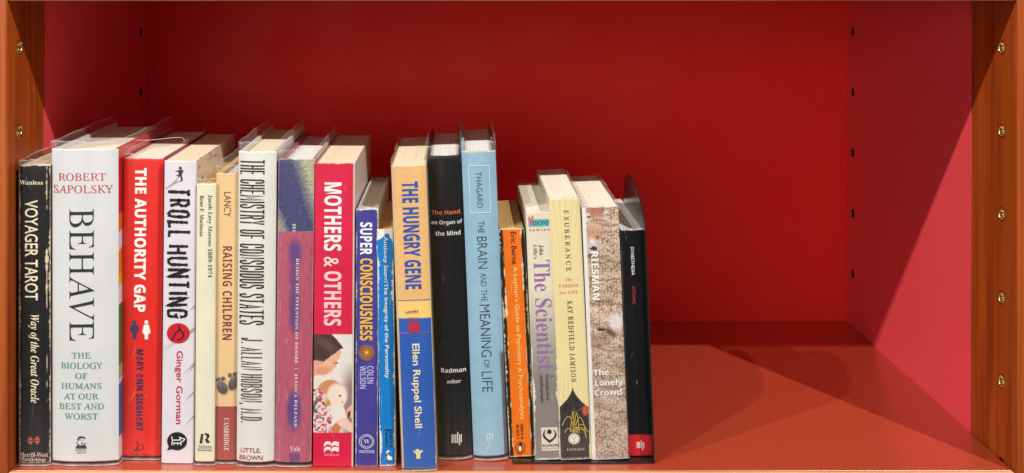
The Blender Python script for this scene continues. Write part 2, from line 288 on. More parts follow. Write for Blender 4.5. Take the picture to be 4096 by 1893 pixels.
# ------------------------------------------------------------------ books
class Book:
    pass
def make_book(label, top, bot, ys, depth, paint, left, right, hard=True, bulge=0.0015, pw=3.0, pages='cream', jacket=0.0, mat=None, res=0.0008, zbase=0.0, recess=None, name='book', foot=0.0):
    """top/bot = (left x, right x, y) of the spine in display pixels of the photograph (2576 wide)"""
    k = 4096/2576; b = Book(); b.ys = ys; D = ys+CAMD
    def w(u, v): return (u*k-U0)*D/FP, CAMZ-(v*k-V0)*D/FP
    (xa, zt), (xb, _) = w(top[0], top[2]), w(top[1], top[2]); (xc, zb), (xd, _) = w(bot[0], bot[2]), w(bot[1], bot[2])
    b.alpha = math.atan2((xa+xb)/2-(xc+xd)/2, zt-zb)
    t = ((xb-xa)+(xd-xc))/2*math.cos(b.alpha); b.t = t; hw = t/2; b.hw = hw
    b.x0 = (xc+xd)/2 - math.tan(b.alpha)*(zb-zbase); b.z0 = zbase+abs(math.sin(b.alpha))*hw+0.0002
    b.H = (zt-b.z0)/math.cos(b.alpha); H = b.H; b.bulge, b.pw = bulge, pw
    e = thing(name, label, 'book', (b.x0, ys, b.z0), 'books standing on the shelf'); e.rotation_euler = (0, b.alpha, 0); b.e = e
    ca, sa = math.cos(b.alpha), math.sin(b.alpha)
    def loc(u, v):
        X = (u-U0)*D/FP-b.x0; Z = CAMZ-(v-V0)*D/FP-b.z0
        return X*ca-Z*sa, X*sa+Z*ca
    b.loc = loc
    b.surf = lambda x: -bulge*(1-np.minimum(np.abs(np.asarray(x)/hw), 1)**pw)
    # spine: dense sheet with its printed colours, returned round the top and bottom
    nx = max(8, int(t/res)); nz = max(12, int((H-foot)/res))
    xs = np.linspace(-hw, hw, nx+1); zs = np.linspace(foot, H, nz+1)
    Xg, Zg = np.meshgrid(xs, zs); x, z = Xg.ravel(), Zg.ravel()
    wob = (fbm(x*90+5, z*30+ys*1000, 3)-0.5)*0.0004
    y = b.surf(x)+wob*(1-np.abs(x/hw)**6)
    Xw, Zw = x*ca+z*sa+b.x0, -x*sa+z*ca+b.z0
    u = Xw*FP/D+U0; v = (CAMZ-Zw)*FP/D+V0
    cs = paint(u, v, x, z, b)
    for _ in range(14):
        sx, sz = random.uniform(-hw, hw)*0.95, random.uniform(0, H); an = random.uniform(-0.5, 0.5); ln = random.choice((0.0004, 0.0005, 0.0007, 0.003, 0.006))
        cs = mixc(cs, ell(x, z, sx, sz, 0.00032, ln, 0.6, an)*random.uniform(0.1, 0.4), (232, 228, 222))
    cs = cs+((fbm(u/70, v/130, 77)-0.5)*9)[:, None]
    c = lin(np.clip(cs, 0, 255))
    z = z+((fbm(x*260+ys*900, x*0, 51)-0.5)*0.0011-0.0002)*np.clip((z-H*0.97)/(H*0.03), 0, 1)
    co = np.stack([x, y, z], 1)
    n1 = nx+1; i = np.arange(nz)[:, None]*n1+np.arange(nx)[None, :]; i = i.ravel()
    F = np.stack([i, i+1, i+1+n1, i+n1], 1)
    th = 0.0016 if hard else 0.0006     # return edges at head and tail
    base = len(co); ring = []
    for row in (0, nz):
        idx = row*n1+np.arange(n1); e2 = co[idx].copy(); e2[:, 1] += th; ring.append((idx, base+np.arange(n1)))
        co = np.vstack([co, e2]); c = np.vstack([c, np.clip(c[idx]*0.8+0.12, 0, 1)]); base += n1
    (ib, jb), (it, jt) = ring
    F = np.vstack([F, np.stack([ib[1:], ib[:-1], jb[:-1], jb[1:]], 1), np.stack([it[:-1], it[1:], jt[1:], jt[:-1]], 1)])
    me = bpy.data.meshes.new('spine'); me.vertices.add(len(co)); me.vertices.foreach_set('co', co.ravel())
    me.loops.add(F.size); me.loops.foreach_set('vertex_index', F.ravel().astype(np.int32)); me.polygons.add(len(F))
    me.polygons.foreach_set('loop_start', np.arange(0, F.size, 4, dtype=np.int32)); me.update(calc_edges=True)
    at = me.color_attributes.new('Col', 'FLOAT_COLOR', 'POINT'); at.data.foreach_set('color', np.hstack([c, np.ones((len(c), 1))]).ravel())
    me.polygons.foreach_set('use_smooth', np.ones(len(F), bool))
    link('spine', me, mat or M_FILM, e)
    # boards / covers
    ct = 0.0024 if hard else 0.0005
    for s, colr in ((-1, left), (1, right)):
        x0, x1 = sorted((s*hw, s*(hw-ct)))
        nm = 'front_cover' if s > 0 else 'back_cover'
        if callable(colr):
            ny, nzz = 30, 200
            yy, zz = np.meshgrid(np.linspace(0, depth, ny+1), np.linspace(foot, H, nzz+1)); yy, zz = yy.ravel(), zz.ravel()
            vs = np.stack([np.full_like(yy, s*hw), yy, zz], 1); vb = vs.copy(); vb[:, 0] = s*(hw-ct)
            i = (np.arange(nzz)[:, None]*(ny+1)+np.arange(ny)[None, :]).ravel(); q = np.stack([i, i+1, i+2+ny, i+1+ny], 1)
            if s < 0: q = q[:, ::-1]
            nn = len(vs); rim = []
            lo = np.arange(ny+1); hi = nzz*(ny+1)+lo
            qs = [q, q[:, ::-1]+nn, np.stack([hi[:-1], hi[1:], hi[1:]+nn, hi[:-1]+nn], 1)]
            rr = np.arange(nzz+1)*(ny+1)
            for cidx in (rr, rr+ny): qs.append(np.stack([cidx[:-1], cidx[1:], cidx[1:]+nn, cidx[:-1]+nn], 1))
            me = bpy.data.meshes.new('cover'); me.from_pydata(np.vstack([vs, vb]).tolist(), [], np.vstack(qs).tolist()); me.update()
            cc = lin(np.clip(colr(yy, zz, b), 0, 255)); cc = np.vstack([cc, cc*0.9+0.05])
            at = me.color_attributes.new('Col', 'FLOAT_COLOR', 'POINT'); at.data.foreach_set('color', np.hstack([cc, np.ones((len(cc), 1))]).ravel())
            link(nm, me, mat or M_FILM, e)
        else:
            box(nm, (x0, 0.0003, foot), (x1, depth, H-0.0003), flat(colr, 0.45, 0.4, 0.2), e, 0.0004 if hard else 0.0, 1)
    rc = recess if recess is not None else (0.0035 if hard else 0.0006)
    # page block with a slightly uneven head and, on hardbacks, a hollow fore-edge
    nxp, nyp = 26, 12; x0, x1 = -hw+ct+0.0002, hw-ct-0.0002; y0, y1 = th+0.0002-bulge*0.6, depth-(0.004 if hard else 0.0002)
    vs, fs = [], []
    zt_ = H-rc
    for j in range(nyp+1):
        for q in range(nxp+1):
            xx = x0+(x1-x0)*q/nxp; f = xx/max(hw, 1e-6)
            yfront = y0-(bulge*0.4*(1-f*f)-bulge*0.4); yback = y1-(0.004*(1-f*f) if hard else 0)
            yy = yfront+(yback-yfront)*j/nyp
            vs.append((xx, yy, zt_+random.uniform(-0.00012, 0.00012)))
    n1 = nxp+1; nn = len(vs)
    vs += [(a[0], a[1], max(foot, rc*0.8)) for a in vs]
    for j in range(nyp):
        for q in range(nxp):
            a = j*n1+q; fs.append((a, a+1, a+1+n1, a+n1))
    for q in range(nxp):
        for j in (0, nyp):
            a = j*n1+q; fs.append((a, a+1, a+1+nn, a+nn) if j else (a+1, a, a+nn, a+1+nn))
    for j in range(nyp):
        for q in (0, nxp):
            a = j*n1+q; fs.append((a, a+n1, a+n1+nn, a+nn))
    link('page_block', mesh(vs, fs), M_PAGE[pages], e)
    # clear plastic jacket folded round spine and boards, standing proud of the head
    if jacket > 0:
        g = 0.0007; pts = []
        for q in range(9): pts.append((-hw-g, depth*(1-q/9.0)*0.985+0.002))
        for q in range(13):
            a = -1+2*q/12; pts.append((a*(hw+g), float(b.surf(a*hw))-g if abs(a) < 1 else -g*0.2))
        for q in range(1, 10): pts.append((hw+g, depth*(q/9.0)*0.985+0.002))
        zr = [0.0002, 0.0009, 0.0022, H*0.25, H*0.5, H*0.75, H-0.004, H, H+jacket*0.6, H+jacket-0.0009, H+jacket]
        hz = [0.75, 0.32, 0.04, 0.010, 0.008, 0.008, 0.012, 0.04, 0.08, 0.14, 0.50]  # film haze, plus whiter rims that paint in the bright edge glints
        vs, hv, fs = [], [], []
        sd = random.random()*50
        for zi, zz in enumerate(zr):
            for q, (px, py) in enumerate(pts):
                wv = (math.sin(q*1.7+sd)+math.sin(q*0.63+sd*2))*0.00018 if zi >= 8 else 0
                wx = (math.sin(q*2.3+sd*3))*0.00035 if zi >= 8 or zi == 0 else 0
                vs.append((px+wx, py-abs(wx)*0.6, zz+wv*(2.2 if zi >= 9 else 1))); hv.append(min(0.9, hz[zi]*random.uniform(0.6, 1.4)))
        m_ = len(pts)
        for zi in range(len(zr)-1):
            for q in range(m_-1): fs.append((zi*m_+q, zi*m_+q+1, (zi+1)*m_+q+1, (zi+1)*m_+q))
        me = mesh(vs, fs); at = me.attributes.new('Haze', 'FLOAT', 'POINT'); at.data.foreach_set('value', hv)
        for q in me.polygons: q.use_smooth = True
        link('plastic_jacket', me, M_PLAST, e)
    return b

LAY = [0]
def place(b, name, V, Fc, col, lift=0.00025, mat=None):
    """V = list of (x, z) on the spine plane in metres; lay them on the spine's surface"""
    bm = bmesh.new(); lay = bm.verts.layers.float.new('lift')
    vs = [bm.verts.new((q[0], 0, q[1])) for q in V]
    for vv, q in zip(vs, V): vv[lay] = q[2] if len(q) > 2 else 0.0
    for f in Fc:
        try: bm.faces.new([vs[i] for i in f])
        except ValueError: pass
    if b.bulge*2 > 0.0008:
        lim = b.hw
        for fr in ((-0.97, -0.9, -0.8, -0.6, -0.3, 0.0, 0.3, 0.6, 0.8, 0.9, 0.97) if b.pw > 2.5 else (-0.9, -0.75, -0.6, -0.4, -0.2, 0.0, 0.2, 0.4, 0.6, 0.75, 0.9)):
            bmesh.ops.bisect_plane(bm, geom=bm.verts[:]+bm.edges[:]+bm.faces[:], plane_co=(fr*lim, 0, 0), plane_no=(1, 0, 0))
    for v in bm.verts: v.co.y = float(b.surf(v.co.x))-lift-v[lay]
    bm.verts.layers.float.remove(lay)
    bm.normal_update()
    for f in bm.faces:
        if f.normal.y > 0: f.normal_flip()
    me = bpy.data.meshes.new('m'); bm.to_mesh(me); bm.free()
    return link(name, me, mat or flat(col), b.e)

STY = {'b': (0x1D400, 0x1D7CE), 'i': (0x1D434, None), 'bi': (0x1D468, None), 'sb': (0x1D5D4, 0x1D7EC), 'r': (0x1D434, None)}
def styled(s, st):
    if st not in STY: return s
    base, dg = STY[st]; r = ''
    for ch in s:
        if 'A' <= ch <= 'Z': r += chr(base+ord(ch)-65)
        elif 'a' <= ch <= 'z': r += '\u210e' if (base == 0x1D434 and ch == 'h') else chr(base+26+ord(ch)-97)
        elif ch.isdigit() and dg: r += chr(dg+ord(ch)-48)
        else: r += ch
    return r
TC = {}
def text_mesh(s, st, off, space):
    key = (s, st, off, space)
    if key in TC: return TC[key]
    c = bpy.data.curves.new('t', 'FONT'); c.body = styled(s, st); c.size = 1; c.offset = off; c.space_character = space; c.resolution_u = 4
    if st == 'r': c.shear = -0.28
    if st == 'si': c.shear = 0.2
    c.fill_mode = 'FRONT'
    o = bpy.data.objects.new('t', c); me = bpy.data.meshes.new_from_object(o)
    V = np.array([(v.co.x, v.co.y) for v in me.vertices]); Fc = [tuple(p.vertices) for p in me.polygons]
    bpy.data.objects.remove(o); bpy.data.curves.remove(c); bpy.data.meshes.remove(me)
    TC[key] = (V, Fc); return TC[key]
def text(b, s, st, boxp, col, rot=True, off=0.0, space=1.0, name='lettering', mirror=False):
    """boxp = (crop, x0, y0, crop2, x1, y1): photo box of the inked letters, x read at the upper end of the words"""
    V, Fc = text_mesh(s, st, off, space)
    mn, mx = V.min(0), V.max(0); T = (V-mn)/(mx-mn)
    u0, v0 = ph(*boxp[:3]); u1 = ph(boxp[0], boxp[4], 0)[0]; v1 = ph(*boxp[3:])[1]
    if rot:
        xa, za = b.loc(u0, v0); xb, _ = b.loc(u1, v0); _, zb = b.loc((u0+u1)/2-math.tan(b.alpha)*(v1-v0), v1)
        P = [(xa+(xb-xa)*ty, za+(zb-za)*tx) for tx, ty in T]
    else:
        xa, za = b.loc(u0, v1); xb, _ = b.loc(u1, v1); _, zb = b.loc((u0+u1)/2, v0)
        P = [(xa+(xb-xa)*tx, za+(zb-za)*ty) for tx, ty in T]
    LAY[0] += 1
    return place(b, name, P, Fc, col)
# stroke alphabet for condensed and brushed capitals: skeletons in a unit box
def rr(x0, y0, x1, y1, a0, a1, n=10, r=0.5, ry=None):
    """part of a rounded box, angles in quarter turns"""
    ry = ry or 0.2; pts = []
    cx, cy = (x0+x1)/2, (y0+y1)/2; hx, hy = (x1-x0)/2, (y1-y0)/2
    for k in range(n+1):
        a = (a0+(a1-a0)*k/n)*math.pi/2; c, s = math.cos(a), math.sin(a); e = 0.5
        pts.append((cx+hx*math.copysign(abs(c)**e, c), cy+hy*math.copysign(abs(s)**e, s)))
    return pts
O_ = [rr(0, 0, 1, 1, 0, 4, 24)]
GL = {'A': [[(0, 0), (.5, 1), (1, 0)], [(.2, .32), (.8, .32)]], 'B': [[(0, 0), (0, 1), (.7, 1), (.95, .88), (.95, .64), (.7, .52), (0, .52)], [(.7, .52), (1, .4), (1, .12), (.7, 0), (0, 0)]],
      'C': [[(1, .68)]+rr(0, 0, 1, 1, 0.35, 3.65, 16)+[(1, .32)]], 'D': [[(0, 0), (0, 1), (.65, 1), (1, .85), (1, .15), (.65, 0), (0, 0)]], 'E': [[(1, 1), (0, 1), (0, 0), (1, 0)], [(0, .52), (.8, .52)]],
      'F': [[(1, 1), (0, 1), (0, 0)], [(0, .5), (.8, .5)]], 'G': [[(1, .72)]+rr(0, 0, 1, 1, 0.35, 3.65, 16)+[(1, .45), (.55, .45)]], 'H': [[(0, 0), (0, 1)], [(1, 0), (1, 1)], [(0, .52), (1, .52)]],
      'I': [[(.5, 0), (.5, 1)]], 'J': [[(.9, 1), (.9, .2), (.6, 0), (.2, 0), (0, .16), (0, .3)]], 'L': [[(0, 1), (0, 0), (1, 0)]], 'M': [[(0, 0), (0, 1), (.5, .25), (1, 1), (1, 0)]],
      'N': [[(0, 0), (0, 1), (1, 0), (1, 1)]], 'O': O_, 'P': [[(0, 0), (0, 1), (.7, 1), (1, .87), (1, .58), (.7, .45), (0, .45)]],
      'R': [[(0, 0), (0, 1), (.7, 1), (1, .87), (1, .64), (.7, .5), (0, .5)], [(.62, .5), (1, 0)]],
      'S': [[(1, .74), (.98, .88), (.75, 1), (.25, 1), (0, .86), (0, .68), (.2, .56), (.8, .43), (1, .3), (1, .13), (.75, 0), (.25, 0), (.02, .12), (0, .26)]],
      'T': [[(0, 1), (1, 1)], [(.5, 1), (.5, 0)]], 'U': [[(0, 1), (0, .16), (.28, 0), (.72, 0), (1, .16), (1, 1)]], 'V': [[(0, 1), (.5, 0), (1, 1)]], 'W': [[(0, 1), (.25, 0), (.5, .9), (.75, 0), (1, 1)]],
      'Y': [[(0, 1), (.5, .45), (1, 1)], [(.5, .45), (.5, 0)]], '&': [[(1, 0), (.2, .72), (.2, .9), (.45, 1), (.7, .9), (.7, .76), (.1, .38), (0, .18), (.2, 0), (.6, 0), (1, .4)]],
      '.': [[(.5, 0), (.5, .03)]], ',': [[(.5, .03), (.35, -.09)]]}
GW = {'I': 0.0, '.': 0.0, ',': 0.1, 'M': 1.35, 'W': 1.4, 'J': 0.8, 'L': 0.8, 'E': 0.85, 'F': 0.85, 'A': 1.1}
def ribbon(pts, w, jit=0.0, taper=False, cap=False):
    """polyline -> quads with mitred joins; returns verts, faces"""
    pts = [Vector(q) for q in pts]; V, Fc = [], []
    if jit:
        fine = []
        for a, c in zip(pts[:-1], pts[1:]):
            n = max(1, int((c-a).length/(w*0.45)))
            fine += [a+(c-a)*k/n for k in range(n)]
        pts = fine+[pts[-1]]
    n = len(pts)
    closed = (pts[0]-pts[-1]).length < 1e-9
    for i in range(n):
        d0 = (pts[i]-pts[i-1]) if i > 0 else ((pts[0]-pts[-2]) if closed else pts[1]-pts[0])
        d1 = (pts[i+1]-pts[i]) if i < n-1 else ((pts[1]-pts[0]) if closed else d0)
        d0 = d0.normalized() if d0.length > 0 else Vector((1, 0)); d1 = d1.normalized() if d1.length > 0 else d0
        n0 = Vector((-d0.y, d0.x)); n1 = Vector((-d1.y, d1.x)); m = n0+n1
        m = m.normalized() if m.length > 1e-6 else n0
        k = 1/max(0.45, m.dot(n0)); h = w/2*k
        if jit: h *= 1+random.uniform(-jit, jit)
        if taper: h *= max(0.15, math.sin(math.pi*(i+0.4)/(n)))
        ext = Vector((0, 0))
        if cap and not closed and i in (0, n-1): ext = d0*(w/2)*(1 if i else -1)
        if jit and i in (0, n-1): ext = d0*(random.uniform(-0.2, 0.6)*w)*(1 if i else -1)
        V += [tuple(pts[i]+m*h+ext), tuple(pts[i]-m*h+ext)]
    for i in range(n-1): Fc.append((2*i, 2*i+1, 2*i+3, 2*i+2))
    return V, Fc
def block(b, s, boxp, w, col, gap, space=1.4, jit=0.0, name='lettering', wob=0.0, rot=True):
    """condensed capitals: stroke width and gaps are given in photo pixels"""
    u0, v0 = ph(*boxp[:3]); u1 = ph(boxp[0], boxp[4], 0)[0]; v1 = ph(*boxp[3:])[1]
    if not rot: Lg, Hh = u1-u0, v1-v0
    else: Lg, Hh = v1-v0, u1-u0
    tot = sum(GW.get(c, 1.0) for c in s if c != ' '); nsp = s.count(' '); ng = len(s)-1
    thin = sum(1 for c in s if c != ' ')
    unit = (Lg-ng*gap-nsp*space*gap-thin*w)/tot
    if rot:
        xa, za = b.loc(u0, v0); xb, _ = b.loc(u1, v0); _, zb = b.loc((u0+u1)/2-math.tan(b.alpha)*(v1-v0), v1)
    else:
        xa, za = b.loc(u0, v1); xb, _ = b.loc(u1, v1); _, zb = b.loc((u0+u1)/2, v0)
    VV, FF = [], []; pen = 0.0; lf = []; ns = 0
    for ch in s:
        if ch == ' ': pen += space*gap+gap; continue
        gw = GW.get(ch, 1.0)*unit; tilt = random.uniform(-wob, wob); sy = 1-random.uniform(0, wob*1.2)
        for st in GL[ch]:
            pts = [(pen+w/2+x*gw+tilt*(y-0.5)*gw*1.5, w/2+(y*sy+random.uniform(-wob, wob)*0.25)*(Hh-w)) for x, y in st]
            V, Fc = ribbon(pts, w, jit, cap=(ch != 'I' or True)); o = len(VV); VV += V; FF += [tuple(i+o for i in f) for f in Fc]; ns += 1; lf += [(ns % 3)*0.00002]*len(V)
        pen += gw+w+gap
    if rot: P = [(xa+(xb-xa)*y/Hh, za+(zb-za)*x/Lg, l) for (x, y), l in zip(VV, lf)]
    else: P = [(xa+(xb-xa)*x/Lg, za+(zb-za)*y/Hh, l) for (x, y), l in zip(VV, lf)]
    return place(b, name, P, FF, col)
def decal(b, name, polys, col, lift=0.0003):
    """polys: list of photo-pixel outlines"""
    VV, FF = [], []
    for pl in polys:
        o = len(VV); pts = [b.loc(*q) for q in pl]; VV += pts
        for t in tessellate_polygon([[Vector((x, z, 0)) for x, z in pts]]): FF.append(tuple(i+o for i in t))
    return place(b, name, VV, FF, col, lift)
def strokes(b, name, lines, w, col, lift=0.00033, jit=0, taper=False):
    VV, FF = [], []
    for ln in lines:
        V, Fc = ribbon(ln, w, jit, taper); o = len(VV); VV += [b.loc(*q) for q in V]; FF += [tuple(i+o for i in f) for f in Fc]
    return place(b, name, VV, FF, col, lift)
def C(c, *pts): return [ph(c, *q) for q in pts]
def circ(c, cx, cy, rx, ry=None, n=28, a0=0, a1=360):
    ry = ry or rx; return [ph(c, cx+rx*math.cos(math.radians(a0+(a1-a0)*k/n)), cy+ry*math.sin(math.radians(a0+(a1-a0)*k/n))) for k in range(n+(1 if a1-a0 < 360 else 0))]
def ring(c, cx, cy, r, ry=None): q = circ(c, cx, cy, r, ry, 30); return q+[q[0]]

# ------------------------------------------------------------------ painters
def base(col, amp=4, sc_=(40, 90)):
    def f(u, v, x, z, b):
        n = fbm(u/sc_[0], v/sc_[1], 11)-0.5; return np.asarray(col, float)[None, :]+(n*2*amp)[:, None]+(vnoise(u/3, v/3, 5)[:, None]-0.5)*amp*0.5
    return f
def wear(c, x, z, b, amt, col=(226, 214, 190), seed=0, sides=(-1, 1), inner=None, ends=True):
    """rubbed-off edges: chips along both long edges and the two ends"""
    for s in sides:
        d = (b.hw-s*x) if inner is None else np.abs(x-s*inner)
        n = fbm(z*700, x*200, seed+s*3, 3); lim = amt*np.clip((fbm(z*60, z*0+s, seed+9)-0.25)*2.0, 0.05, 1.4)*n*2
        c = mixc(c, (lim-d)/0.0003+0.5, col)
    if ends:
        for d in (z-z.min(), z.max()-z):
            lim = amt*1.2*fbm(x*500, z*60, seed+21)
            c = mixc(c, (lim-d)/0.0003, col)
    return c
def p_voyager(u, v, x, z, b):
    c = base((19, 19, 21), 4)(u, v, x, z, b)
    c = mixc(c, np.clip((x-b.hw*0.80)/0.0005, 0, 1), (40, 26, 28))
    c = wear(c, x, z, b, 0.0011, (205, 192, 165), 1)
    n = fbm(z*420, x*100, 31); d = np.abs(x-b.hw*0.78)
    m = np.clip((0.0006*np.clip((fbm(z*45, z*0, 33)-0.4)*5, 0, 1.6)*n*2-d)/0.0002, 0, 1)
    return mixc(c, m, (215, 205, 175))
def p_behave(u, v, x, z, b):
    c = base((218, 220, 221), 3)(u, v, x, z, b); return c
def side_behave(y, z, b):
    c = np.tile(np.array([232., 228, 224]), (len(y), 1)); t = z/b.H
    k = (fbm(y*900, z*60, 3)-0.5)*0.03
    def band(a, e, col):
        nonlocal c; c = mixc(c, (((t+k) > a) & ((t+k) < e)).astype(float), col)
    band(0.79, 1.1, (214, 24, 30)); band(0.735, 0.79, (238, 120, 20)); band(0.57, 0.68, (236, 140, 22)); band(0.565, 0.60, (240, 180, 40))
    band(0.31, 0.50, (70, 128, 52)); band(0.27, 0.31, (150, 190, 140)); band(0.075, 0.255, (24, 110, 178))
    return c+((fbm(y*300, z*700, 5)-0.5)*18)[:, None]
def p_auth(u, v, x, z, b):
    c = base((224, 36, 26), 3)(u, v, x, z, b); return c
def side_auth(y, z, b):
    c = np.tile(np.array([188., 36, 60]), (len(y), 1)); return mixc(c, (z < b.H*0.56).astype(float), (34, 34, 44))
def p_troll(u, v, x, z, b):
    c = base((224, 218, 226), 3)(u, v, x, z, b)
    X, Y = un(5, u, v)
    for (xa, ya, xb, yb, w_) in ((395, 590, 340, 640, 9), (395, 790, 120, 975, 16), (395, 1085, 330, 1190, 8)):
        d = np.abs((X-xa)*(yb-ya)-(Y-ya)*(xb-xa))/math.hypot(xb-xa, yb-ya); t = ((X-xa)*(xb-xa)+(Y-ya)*(yb-ya))/((xb-xa)**2+(yb-ya)**2)
        c = mixc(c, np.clip(1.3-d/w_, 0, 1)*((t > 0) & (t < 1))*np.clip(1.1-t, 0, 1)*0.7, (120, 116, 130))
    X, Y = un(6, u, v)
    for (xa, ya, xb, yb, w_) in ((430, 130, 325, 235, 9), (425, 410, 335, 500, 10), (425, 640, 340, 730, 9)):
        d = np.abs((X-xa)*(yb-ya)-(Y-ya)*(xb-xa))/math.hypot(xb-xa, yb-ya); t = ((X-xa)*(xb-xa)+(Y-ya)*(yb-ya))/((xb-xa)**2+(yb-ya)**2)
        c = mixc(c, np.clip(1.3-d/w_, 0, 1)*((t > 0) & (t < 1))*np.clip(1.1-t, 0, 1)*0.7, (128, 122, 138))
    return c
def side_troll(y, z, b):
    c = np.tile(np.array([222., 208, 190]), (len(y), 1)); n = fbm(y*160, z*50, 8)
    return mixc(c, (np.abs(n-0.5) < 0.012).astype(float)*0.7*(z > b.H*0.8), (70, 60, 56))
def p_raise(u, v, x, z, b):
    c = base((232, 196, 142), 3)(u, v, x, z, b); X, Y = un(6, u, v)
    c = mixc(c, np.clip((Y-360)/140, 0, 1)*0.6, (236, 196, 150))
    for (cx, cy, rx, ry, ro) in ((700, 360, 50, 68, -0.5), (708, 273, 20, 21, 0), (668, 277, 15, 18, 0), (644, 292, 12, 15, 0), (808, 318, 44, 72, 0.35), (775, 241, 21, 21, 0), (819, 231, 17, 19, 0), (846, 228, 12, 18, 0)):
        sh = 0.8*ell(X, Y, cx+8, cy+8, rx*1.12, ry*1.1, 0.4, ro); c = mixc(c, sh*0.35, (120, 80, 50))
        m_ = ell(X, Y, cx, cy, rx, ry, 0.15, ro)
        g = np.clip((Y-(cy-ry))/(2*ry), 0, 1); cc = np.array([132., 122, 122])*(1-g)[:, None]+np.array([70., 62, 66])*g[:, None]+((fbm(X/8, Y/8, 4)-0.5)*30)[:, None]
        c = c*(1-m_[:, None])+cc*m_[:, None]
    band = np.clip((Y-541)/2, 0, 1); c = mixc(c, band, (166, 74, 68)); return c
def p_chem(u, v, x, z, b):
    c = base((227, 227, 219), 3)(u, v, x, z, b); return mixc(c, ((u-1100)/10)*0.5*(v > 945), (205, 180, 170))
def p_design(u, v, x, z, b):
    X, Y = un(4, u, v); w1 = np.sin(Y*2*math.pi/13)*0.5+0.5; n = fbm(X/10, Y/5, 2)
    blue = np.array([70., 70, 112])+((w1-0.5)*26+(n-0.5)*40)[:, None]; bei = np.array([182., 180, 146])+((w1-0.5)*36+(n-0.5)*70)[:, None]
    edge = 1235+(Y-400)*0.30; k = np.clip((X-edge+60*(n-0.5))/120+0.15, 0, 1)
    k = np.maximum(k, np.clip((1215-X-(1000-Y)*0.45+50*(n-0.5))/70, 0, 1)*(Y > 780)*0.75)
    c = blue*(1-k[:, None])+bei*k[:, None]
    X, Y = un(5, u, v); s = fbm(X/5, Y/60, 6); pur = np.array([180., 86, 106])+((s-0.5)*34)[:, None]
    pur = mixc(pur, np.clip((1200-X)/80, 0, 1)*0.5, (176, 92, 122))
    for (cx, cy, rx, ry, a) in ((1262, 130, 55, 105, .95), (1250, 320, 40, 110, .75), (1255, 540, 42, 140, .8), (1255, 700, 42, 110, .85)):
        pur = mixc(pur, np.clip(ell(X, Y, cx, cy, rx, ry, 0.9), 0, 1)*a, (96, 66, 128))
    X, Y = un(6, u, v); pur = mixc(pur, ell(X, Y, 1396, 580, 66, 185, 0.5)*0.95, (92, 66, 132)); pur = mixc(pur, ((X > 1350) & (X < 1450) & (Y > 992)).astype(float)*0.8, (100, 66, 128))
    d = np.abs(X-1255-6*np.sin(Y/90)); pur = mixc(pur, np.clip(1-d/3, 0, 1)*(fbm(Y/60, Y*0, 3) > 0.45)*0.7, (225, 170, 165))
    Xd, Yd = un(4, u, v); c = c*(Yd < 1030)[:, None]+pur*(Yd >= 1030)[:, None]
    c = mixc(c, np.clip(1-np.abs(Yd-1030)/2.2, 0, 1)*0.6, (220, 200, 200)); return wear(c, x, z, b, 0.0004, (220, 190, 190), 5)
